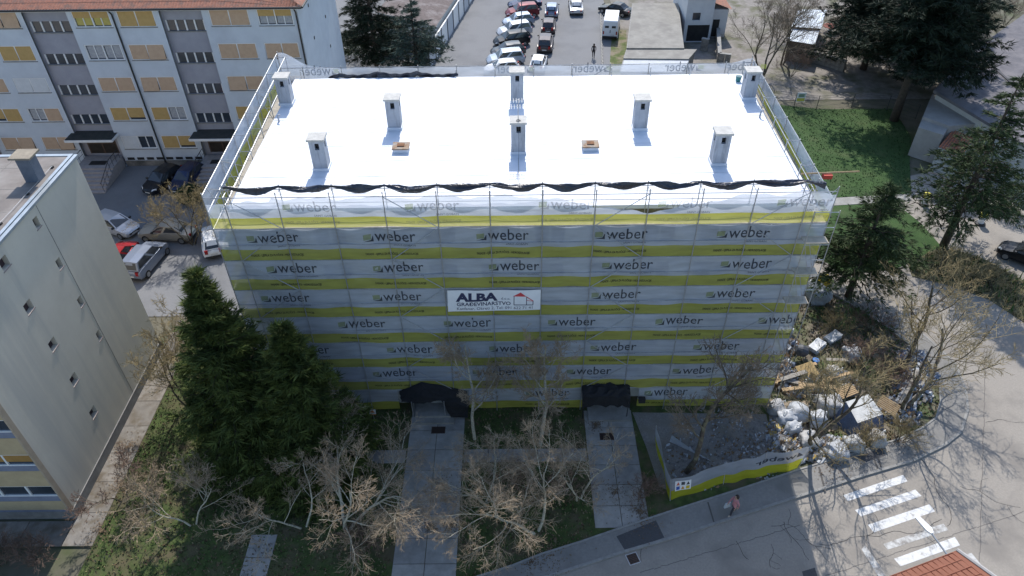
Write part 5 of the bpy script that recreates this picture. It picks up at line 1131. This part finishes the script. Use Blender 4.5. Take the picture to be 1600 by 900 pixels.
lp = g(1446,820,8.5); pe = Vector((17.05,-15.0,0)); st = thing('street_lamp', 'street lamp with flat white head reaching over the crosswalk', 'street lamp', tuple(pe))
MB().tube([pe, pe+Vector((0,0,8.2))],[.08,.055],10).build('pole', STEEL, st)
ld = Vector((lp.x-pe.x, lp.y-pe.y, 0)); ld.normalize(); hd = Vector((lp.x,lp.y,8.45)); MB().tube([pe+Vector((0,0,8.15)), hd-ld*.2],[.04,.035],8).build('arm', STEEL, st)
mb = MB(); sd_ = Vector((-ld.y,ld.x,0)); Z = Vector((0,0,1)); mb.add([hd+ld*.42-sd_*.10+Z*.02,hd+ld*.42+sd_*.10+Z*.02,hd-ld*.2+sd_*.14+Z*.05,hd-ld*.38+sd_*.06+Z*.04,hd-ld*.38-sd_*.06+Z*.04,hd-ld*.2-sd_*.14+Z*.05]+[hd+ld*.4-sd_*.09-Z*.05,hd+ld*.4+sd_*.09-Z*.05,hd-ld*.2+sd_*.13-Z*.06,hd-ld*.38+sd_*.05-Z*.05,hd-ld*.38-sd_*.05-Z*.05,hd-ld*.2-sd_*.13-Z*.06],[(0,1,2,3,4,5)[::-1],(6,7,8,9,10,11)]+[(i,(i+1)%6,6+(i+1)%6,6+i) for i in range(6)]); mb.build('head', M('lamp_white', (.8,.8,.8), None, 3, .4), st)
# car park lamp mast
c = g(815,62); cl = thing('lamp_mast', 'thin dark lamp mast among the angled parked cars', 'street lamp', (c.x,c.y,0)); MB().tube([c,c+Vector((0,0,7))],[.07,.045],8).build('pole', M('mast_grey', (.16,.17,.2), None, 4, .6), cl); MB().tube([c,c+Vector((0,0,.5))],[.1,.1],8).build('base', M('mast_grey', (.16,.17,.2)), cl); MB().box(c.x-.12,c.y-.6,6.95,c.x+.12,c.y+.1,7.08).build('head', M('mast_grey', (.16,.17,.2)), cl)
c = g(581,96); 
# ================================================================== BUILDING YARD
def sack(px, py, s, h, seed, label, col=(.40,.42,.45)):
    c = g(px, py); r = random.Random(seed); bm = bmesh.new(); bmesh.ops.create_icosphere(bm, subdivisions=3, radius=1)
    ph = [(rv(r)*r.uniform(2,7), r.uniform(0,6), r.uniform(.02,.07)) for _ in range(12)]
    for v in bm.verts:
        n_ = v.co.normalized(); q = Vector([math.copysign(abs(t)**.62, t) for t in n_]); q *= 1+sum(a*math.sin(k.dot(n_)*1.6+p) for k, p, a in ph); v.co = Vector((q.x*s, q.y*s*.92, max(0, (q.z+.82)*h*.55)))
    mb = MB(); bm.verts.index_update(); mb.add([v.co+c for v in bm.verts], [tuple(v.index for v in f.verts) for f in bm.faces]); bm.free()
    t = thing('rubble_sack', label, 'sack', tuple(c), 0, 'rubble sacks in the building yard'); mb.build('bag', M('sack_%d' % int(sum(col)*100), col, tuple(x*.75 for x in col), 5, .5, .9, bscale=6), t, smooth=True)
    for k in range(2):
        a = r.uniform(0,6.28); p = c+Vector((math.cos(a)*s*.5,math.sin(a)*s*.5,h*.88)); MB().tube([p,p+Vector((.05,.03,.22)),p+Vector((.2,.1,.26)),p+Vector((.26,.14,.02))], .025, 5).build('loop', WHITEP, t)
sack(1262,458,.55,1.1,1,'white big bag behind the yellow sack near the broad pine'); sack(1275,468,.75,1.15,2,'largest grey-white big bag near the broad pine trunk', (.36,.40,.45))
sack(1285,448,.42,.9,3,'yellow builder sack beside the white big bags', (.55,.42,.03))
sack(1226,662,.5,.85,4,'white plastic rubble sack touching the bottom net strip'); sack(1246,652,.62,.95,5,'silvery plastic rubble sack left of the forked tree', (.36,.38,.41)); sack(1290,642,.72,1.1,6,'tall clear-plastic sack right of the forked tree', (.36,.36,.36)); sack(1274,662,.55,.9,7,'white sack tucked behind the forked tree trunk')
sack(1330,700,.55,.8,8,'whitish sack at the pavement edge below the covered stack', (.38,.4,.42)); sack(1303,712,.6,.7,9,'crumpled plastic sack at the end of the net fence', (.33,.35,.38))
for k, (px, py, s_, lb) in enumerate([(1212,645,.5,'grey sack against the scaffold foot by the sandy ground'),(1312,650,.5,'pale sack between the tall clear sack and the covered stack'),(1262,694,.55,'dusty white sack at the forked tree root'),(1236,676,.45,'small white sack before the silvery one'),(1366,692,.5,'pale sack under the pavement shrub'),(1330,560,.6,'grey-white sack behind the timber pile'),(1300,590,.5,'half-buried sack in the timber pile')]): sack(px, py, s_, .8, 20+k, lb, (.40,.42,.45) if k % 2 else (.34,.36,.39))
# covered stack
c = g(1340,664); cs = thing('covered_stack', 'stack of boards under a white-topped blue tarpaulin', 'stack', tuple(c)); dx = Vector((.93,.36,0)); dy = Vector((-.36,.93,0)); Z = Vector((0,0,1))
q = [c+dx*a*1.15+dy*b*.95 for a, b in ((-1,-1),(1,-1),(1,1),(-1,1))]; tp = [c+dx*a*.95+dy*b*.8+Z*h_ for a, b, h_ in ((-1,-.7,1.25),(1,-.7,1.2),(1,1,1.55),(-.8,1,1.6))]
def sheet(P, n_, amp, seed):
    r = random.Random(seed); mb = MB(); vs = [P[0].lerp(P[1],i/n_).lerp(P[3].lerp(P[2],i/n_),j/n_)+rv(r)*(amp if 0 < i < n_ and 0 < j < n_ else 0) for j in range(n_+1) for i in range(n_+1)]
    return mb.add(vs, [(j*(n_+1)+i,j*(n_+1)+i+1,(j+1)*(n_+1)+i+1,(j+1)*(n_+1)+i) for j in range(n_) for i in range(n_)])
sheet(tp,8,.025,1).build('top_sheet', M('dusty_white_sheet', (.58,.58,.56), (.46,.46,.45), 3, .7, .3), cs, smooth=True)
BLT = M('blue_tarp', (.10,.14,.23), (.075,.1,.17), 3, .6, .4)
for i in range(4): sheet([q[i],q[(i+1)%4],tp[(i+1)%4],tp[i]],6,.03,2+i).build('side_sheet', BLT, cs, smooth=True)
# pallets
def pallet(px, py, rz, tilt, label, z=.05):
    c = g(px, py, z+.3); t = thing('pallet', label, 'pallet', tuple(c), 0, 'timber pallets')
    for k in range(7): MB().box(c.x-.6,c.y-.4+k*.117,c.z+.11,c.x+.6,c.y-.4+k*.117+.085,c.z+.135).build('board', WOOD, t)
    for k in (-.55,0,.5): MB().box(c.x+k-.02,c.y-.4,c.z+.0,c.x+k+.07,c.y+.4,c.z+.109).build('bearer', WOOD, t)
    t.rotation_euler = (tilt[0],tilt[1],rz); t.location.z = c.z
pallet(1387,634,R(-35),(R(24),R(14)),'pale timber pallet leaning beside the covered stack',.35); pallet(1322,612,R(20),(R(8),R(-6)),'weathered pallet on the timber pile behind the grey tub'); pallet(1205,590,R(70),(R(4),R(8)),'pallet lying against the scaffold foot among rubble')
# planks, boards, poles: each a thing
r = random.Random(12); GWD = M('weathered_plank', (.30,.28,.25), (.2,.185,.165), 4, .9)
for k in range(22):
    a, b = g(1398+r.uniform(-14,28), 655+r.uniform(-12,12)), g(1440+r.uniform(-18,28), 570+r.uniform(-14,14)); zz = .08+.055*(k//3); dd = (b-a).normalized(); L_ = min((b-a).length/2, 1.5+r.random()*.7); m_ = (a+b)/2+Vector((0,0,zz)); nn = Vector((-dd.y,dd.x,0))
    one('plank', MB().obox(m_, dd, nn, Z, L_, .055+.04*r.random(), .02), GWD if k % 4 else M('bluish_plank', (.35,.37,.4), None, 4, .8), 'long weathered brown-grey plank in the heap under the street trees' if k % 4 else 'pale bluish painted plank in the heap under the street trees', 'plank', tuple(m_), 'planks heaped under the street trees')
for k in range(14):
    a = g(1235+r.uniform(-20,75), 592+r.uniform(-22,28)); an_ = r.uniform(-.4,.6); dd = Vector((math.cos(an_),math.sin(an_),r.uniform(-.08,.12))).normalized(); m_ = a+Vector((0,0,.15+.04*k)); nn = Vector((-dd.y,dd.x,0)).normalized()
    one('board', MB().obox(m_, dd, nn, dd.cross(nn), .6+r.random()*.6, .08+.1*r.random(), .018), WOOD if k % 3 else GWD, 'loose fresh timber board on the pile by the grey tub' if k % 3 else 'loose weathered grey board on the pile by the grey tub', 'board', tuple(m_), 'boards on the yard timber pile')
c = g(1258,588); one('plywood_sheet', MB().obox(c+Vector((0,0,.55)), Vector((.9,.3,.1)).normalized(), Vector((-.3,.9,.25)).normalized(), Vector((0,-.25,.95)).normalized(), .6, .5, .015), M('ochre_plywood', (.38,.27,.12), (.3,.21,.09), 4, .8), 'ochre plywood sheet propped on the timber pile', 'plywood', tuple(c))
# foam board stacks
for px, py, n_, lb in ((1222,525,7,'tilted stack of white foam boards beside the lower right nets'),(1300,530,4,'few white foam boards dumped on the bank'),(1275,545,5,'white foam boards next to the mortar table')):
    c = g(px, py); t = thing('foam_board_stack', lb, 'boards', tuple(c)); an_ = r.uniform(.2,.8)
    for k in range(n_):
        dd = Vector((math.cos(an_+r.uniform(-.1,.1)),math.sin(an_),.1)).normalized(); nn = Vector((-dd.y,dd.x,0)).normalized(); MB().obox(c+Vector((r.uniform(-.06,.06),r.uniform(-.06,.06),.1+.085*k)), dd, nn, dd.cross(nn), .55, .32, .038).build('board', M('white_foam', (.68,.69,.7), (.38,.4,.42), 4, .8), t)
# mortar table / mixer, tub, bucket
c = g(1247,560); mt = thing('mortar_mixer', 'dark drum mortar mixer on a steel stand among rubble', 'mixer', tuple(c))
MB().tube([c+Vector((-.35,0,.95)),c+Vector((-.1,-.05,.85)),c+Vector((.25,-.1,.72)),c+Vector((.42,-.14,.66))],[.22,.4,.38,.2],14).build('drum', M('drum_dark', (.06,.065,.08), (.04,.045,.05), 3, .6), mt)
for sx in (-.4,.4):
    for sy_2 in (-.3,.3): MB().tube([c+Vector((sx,sy_2,0)),c+Vector((sx*.6,sy_2*.5,.8))], .03, 6).build('leg', STEEL, mt)
MB().tube([c+Vector((-.45,0,.75)),c+Vector((.5,0,.75))], .035, 6).build('frame', STEEL, mt); MB().box(c.x+.3,c.y+.1,.5,c.x+.6,c.y+.35,.85).build('motor', BLACKP, mt)
c = g(1287,630); tb = thing('mixing_tub', 'long grey mixing tub below the timber pile', 'tub', tuple(c)); P0 = [(-.95,-.3),(.95,-.3),(.95,.3),(-.95,.3)]; mb = MB()
vs = [(c.x+x*.85,c.y+y*.8,.06) for x, y in P0]+[(c.x+x,c.y+y,.5) for x, y in P0]+[(c.x+x*.93,c.y+y*.86,.5) for x, y in P0]+[(c.x+x*.8,c.y+y*.74,.12) for x, y in P0]
fs = [(0,3,2,1),(12,13,14,15)]
for l in range(3): fs += [(l*4+i,l*4+(i+1)%4,l*4+4+(i+1)%4,l*4+4+i) for i in range(4)]
mb.add(vs, fs).build('shell', M('grey_tub', (.17,.175,.185), (.12,.125,.13), 4, .8), tb); MB().box(c.x-.75,c.y-.21,.12,c.x+.75,c.y+.21,.2).build('mortar', CONC, tb)
for px, py, cl_, lb in ((1273,568,(.03,.16,.45),'bright blue bucket beside the mortar mixer'),(1216,672,(.45,.33,.05),'yellow bucket among the white sacks')):
    c = g(px, py); t = thing('bucket', lb, 'bucket', tuple(c)); MB().tube([c+Vector((0,0,.02)),c+Vector((0,0,.36))],[.17,.22],14).build('shell', M('bucket_%d' % px, cl_, None, 4, .4), t); MB().tube([c+Vector((-.21,0,.35)),c+Vector((0,-.1,.5)),c+Vector((.21,0,.35))], .012, 5).build('handle', STEEL, t)
# rubble, plastic scraps, leaves: nobody could count it
def debris(name, label, cx, n_, smin, smax, mats, seed, hmax):
    r = random.Random(seed); mb = MB()
    for _ in range(n_):
        k = r.randrange(len(cx)); px, py, sp = cx[k]; c = g(px, py); rad = sp*r.random()**.5; a = r.uniform(0,6.28); p = c+Vector((math.cos(a)*rad,math.sin(a)*rad,0)); s = r.uniform(smin,smax); hh = hmax*max(0,1-rad/sp)*r.random()
        x = rv(r); y = x.orthogonal().normalized(); mb.obox(p+Vector((0,0,.03+hh+s*.3)), x, y, x.cross(y), s*r.uniform(.6,1.6), s*r.uniform(.4,1), s*r.uniform(.08,.5), r.randrange(len(mats)))
    return tag(mb.build(name, mats), label, 'rubble', kind='stuff')
WS = M('white_scrap', (.48,.5,.52), (.33,.35,.38), 5, .7); BS = M('blue_scrap', (.14,.18,.26), None, 5, .7); GS = M('grey_rubble', (.25,.24,.23), (.15,.145,.14), 6, .9); BRS = M('brown_scrap', (.24,.16,.09), (.15,.1,.06), 6, .9); YS = M('ochre_scrap', (.42,.3,.1), None, 6, .8)
debris('rubble', 'heap of mixed building rubble and plastic scraps in the yard', [(1215,580,1.3),(1240,600,1.2),(1270,600,1.3),(1310,600,1.2),(1225,540,1.0)], 2200, .03,.16, [WS,GS,BRS,GS,BS,GS,BRS], 3, .5)
debris('rubble', 'scattered packaging and plastic around the white sacks', [(1225,675,1.0),(1245,690,1.1),(1270,702,1.0),(1300,700,.9),(1230,700,1.2)], 1900, .03,.16, [WS,WS,YS,GS,BRS,GS,GS], 4, .4)
debris('rubble', 'blue-grey metal strips and shards under the street trees', [(1425,610,1.2),(1405,645,1.2),(1440,585,1.0),(1425,560,.9)], 1300, .03,.17, [WS,BS,GS,GS,BRS], 5, .35)
debris('rubble', 'stones and scraps strewn over the gravel bed', [(1120,690,2.6),(1160,680,2.0),(1180,715,1.6),(1090,720,2.)], 1100, .02,.09, [GS,GS,BRS,GS,WS], 6, .12)
# ---------------------------------------------------------------- net fence at the pavement
def fence_net():
    P = [g(1024,694), g(1047,783), g(1130,757), g(1190,745), g(1246,733)]; H_ = [1.5,1.6,1.3,1.45,1.6]; lean = [Vector((-.1,.1,0)),Vector((-.15,.2,0)),Vector((.05,.5,0)),Vector((.1,.5,0)),Vector((.5,.35,0))]
    t = thing('net_fence', 'low fence of yellow-edged printed netting along the pavement', 'fence', tuple(P[1]))
    def at(u):
        u = min(max(u,0),3.999); i = int(u); f = u-i; return P[i].lerp(P[i+1],f), H_[i]*(1-f)+H_[i+1]*f, lean[i].lerp(lean[i+1],f)
    def fn(u, v, off=0.):
        p, h_, l = at(u); i = min(int(u),3); dd = (P[i+1]-P[i]).normalized(); nn = Vector((dd.y,-dd.x,0)); s = math.sin((u-i)*math.pi)
        return tuple(p+l*v+nn*(.05*math.sin(u*9+v*2)+off)+Vector((0,0,.06+h_*v*(1-.10*s)+.03*math.sin(u*13))))
    N_ = 70; vl = [0,.15,.3,.42,.55,.7,.85,1.]
    mb = MB(); mb.v = [fn(4*i/N_, v) for v in vl for i in range(N_+1)]
    for j in range(len(vl)-1):
        for i in range(N_): mb.f.append((j*(N_+1)+i,j*(N_+1)+i+1,(j+1)*(N_+1)+i+1,(j+1)*(N_+1)+i)); mb.mi.append(1 if j < 3 else 0)
    mb.build('netting', [net_mat('fence_net_grey', (.45,.47,.51), .74), net_mat('fence_net_yellow', (.46,.46,.04), .88)], t, smooth=True)
    for i, p in enumerate(P): MB().tube([p,p+lean[i]*1.02+Vector((0,0,H_[i]+.1))], .025, 6).build('stake', STEEL, t)
    vs, fs = text2d('weber', 1., .014); mx = max(v[0] for v in vs)
    MB().add([fn(3.75-v[0]/mx*1.0, .60+v[1]/.75*.24, .02) for v in vs], fs).build('logo_lettering', INKS, t)
    MB().add([fn(3.78,.6,.02),fn(3.95,.6,.02),fn(3.78,.82,.02)],[(0,1,2)]).build('logo_wedge', INKS, t)
    MB().add([fn(.12+v[0]/mx*.5, .55+v[1]/.75*.26, -.02) for v in vs], fs).build('logo_lettering', INKS, t)
    s = thing('safety_notice', 'white site safety notice with coloured symbols on the net fence corner', 'sign', fn(1.2,.6,.05))
    F_ = lambda a, b, o=.05: fn(1.08+a*.28, .38+b*.5, o)
    MB().add([F_(i/6,j/3) for j in range(4) for i in range(7)],[(j*7+i,j*7+i+1,(j+1)*7+i+1,(j+1)*7+i) for j in range(3) for i in range(6)]).build('plate', WHITEP, s)
    cols_ = [(.55,.12,.06),(.05,.05,.06),(.05,.05,.06),(.04,.1,.35),(.6,.3,.03),(.6,.45,.03)]
    for k, cc in enumerate(cols_):
        i, j = k % 3, 1-k//3; a0, b0 = .08+i*.31, .10+j*.45; pts = [F_(a0,b0,.06),F_(a0+.22,b0,.06),F_(a0+.22,b0+.33,.06),F_(a0,b0+.33,.06)] if k % 2 else [F_(a0,b0,.06),F_(a0+.22,b0,.06),F_(a0+.11,b0+.35,.06)]
        MB().add(pts,[tuple(range(len(pts)))]).build('symbol', M('sym_%d' % k, cc, None, 4, .7), s)
fence_net()
c = g(1150,690); kt = thing('white_sheeting', 'pale plastic sheeting crumpled inside the net fence', 'sheeting', tuple(g(1090,735)))
P = [g(1060,760,.1), g(1150,735,.1), g(1150,728,.35), g(1062,748,.4)]; sheet(P,12,.05,9).build('sheet', M('pale_blue_plastic', (.42,.47,.5), (.33,.37,.4), 3, .5), kt, smooth=True)
P = [g(1046,690,.08), g(1115,722,.05), g(1095,712,.5), g(1050,680,.6)]; sheet(P,8,.05,10).build('fold', NG, kt, smooth=True)
# ================================================================== PEOPLE
def person(label, loc, rz, hgt, cols, stride=.22, bag=None, hair_col=(.03,.02,.015)):
    k = hgt/1.75; V = []; E_ = []; Rr = []
    def v(x, y, z, rad): V.append((x*k,y*k,z*k)); Rr.append(rad*k); return len(V)-1
    def chain(a, pts):
        for p in pts: b = v(*p); E_.append((a,b)); a = b
        return a
    pel = v(0,0,.95,.155); ch = chain(pel, [(0.0,0,1.12,.135),(.02,0,1.32,.16),(.01,0,1.44,.12)]); nk = chain(ch, [(.02,0,1.52,.06)]); hd = chain(nk, [(.03,0,1.60,.085),(.035,0,1.68,.10),(.02,0,1.75,.06)])
    chain(hd-1, [(.125,0,1.665,.018)])
    for s in (-1,1):
        f = stride*s
        chain(pel, [(0,s*.10,.86,.10),(f*.5+.03,s*.10,.50,.065),(f*.9-.05,s*.10,.09,.045),(f*.9+.11,s*.11,.04,.04)])
        w_ = chain(ch-0 if False else ch, [(0,s*.19,1.40,.065),(-f*.35,s*.24,1.14,.048),(-f*.7+.06,s*.23,.92,.036),(-f*.7+.10,s*.23,.84,.034)])
        for q, (dx_, dy_, L_) in enumerate(((.03,-.03,.08),(.012,-.015,.09),(-.004,0,.085),(-.02,.01,.07))): chain(w_, [(-f*.7+.10+dx_,s*(.23+dy_),.84-L_*.6,.011),(-f*.7+.11+dx_,s*(.225+dy_),.84-L_,.009)])
        chain(w_-1, [(-f*.7+.13,s*.20,.87,.012),(-f*.7+.15,s*.19,.83,.010)])
    me = bpy.data.meshes.new('skeleton'); me.from_pydata(V, E_, []); o = bpy.data.objects.new('skeleton', me); COL.objects.link(o)
    md = o.modifiers.new('skin', 'SKIN'); md.use_smooth_shade = True
    for i, sv in enumerate(me.skin_vertices[0].data): sv.radius = (Rr[i], Rr[i]*(.8 if Rr[i] > .12*k else 1)); sv.use_root = (i == 0)
    o.modifiers.new('sub', 'SUBSURF').levels = 2; o.modifiers['sub'].render_levels = 2
    dg = bpy.context.evaluated_depsgraph_get(); dg.update(); em = o.evaluated_get(dg).to_mesh()
    vs = [tuple(x.co) for x in em.vertices]; fs = [tuple(p.vertices) for p in em.polygons]; mb = MB().add(vs, fs)
    mi = []
    for p in em.polygons:
        z = p.center.z/k; y = abs(p.center.y)/k
        mi.append(2 if z > 1.5 else 3 if z < .11 else 2 if (z < .93 and y > .17) else 0 if z > .86 else 1)
    mb.mi = mi; o.evaluated_get(dg).to_mesh_clear(); bpy.data.objects.remove(o)
    t = thing('person', label, 'person', loc, rz); SK = M('skin', (.42,.26,.19), None, 4, .6)
    mb.build('body', [M('cloth_a%d' % int(loc[0]), cols[0], tuple(x*.75 for x in cols[0]), 6, .9), M('cloth_b%d' % int(loc[0]), cols[1], None, 6, .9), SK, M('shoe%d' % int(loc[0]), cols[2], None, 6, .7)], t, smooth=True, org=(0,0,0))
    hb = MB().tube([(.02*k,0,1.77*k),(-.0*k,0,1.74*k),(-.03*k,0,1.66*k),(-.055*k,0,1.54*k),(-.08*k,0,1.40*k)], [.03*k,.105*k,.118*k,.085*k,.05*k], 12); hb.build('hair', M('hair%d' % int(loc[0]), hair_col, None, 8, .6), t, smooth=True, org=(0,0,0))
    for s in (-1,1): MB().box(.118*k,s*.035*k-.012,1.675*k,.132*k,s*.035*k+.012,1.69*k).build('eye', BLACKP, t, org=(0,0,0))
    if bag: 
        MB().add([(-.02,-.34,.35),(.36,-.34,.35),(.36,-.24,.35),(-.02,-.24,.35),(.02,-.32,.72),(.32,-.32,.72),(.32,-.26,.72),(.02,-.26,.72)],[(0,3,2,1),(4,5,6,7),(0,1,5,4),(1,2,6,5),(2,3,7,6),(3,0,4,7)]).build('bag', bag, t, org=(0,0,0))
    return t
c = g(1143,803,.1); person('person in a pink jacket and dark trousers carrying a pale bag along the pavement', (c.x,c.y,.1), R(200), 1.68, ((.48,.22,.24),(.04,.04,.05),(.45,.38,.32)), .24, M('pale_bag', (.5,.55,.6), None, 4, .6))
c = g(927,91); person('person in a long black coat walking in the car park', (c.x,c.y,0), R(80), 1.75, ((.015,.015,.02),(.02,.02,.025),(.02,.02,.02)), .18)
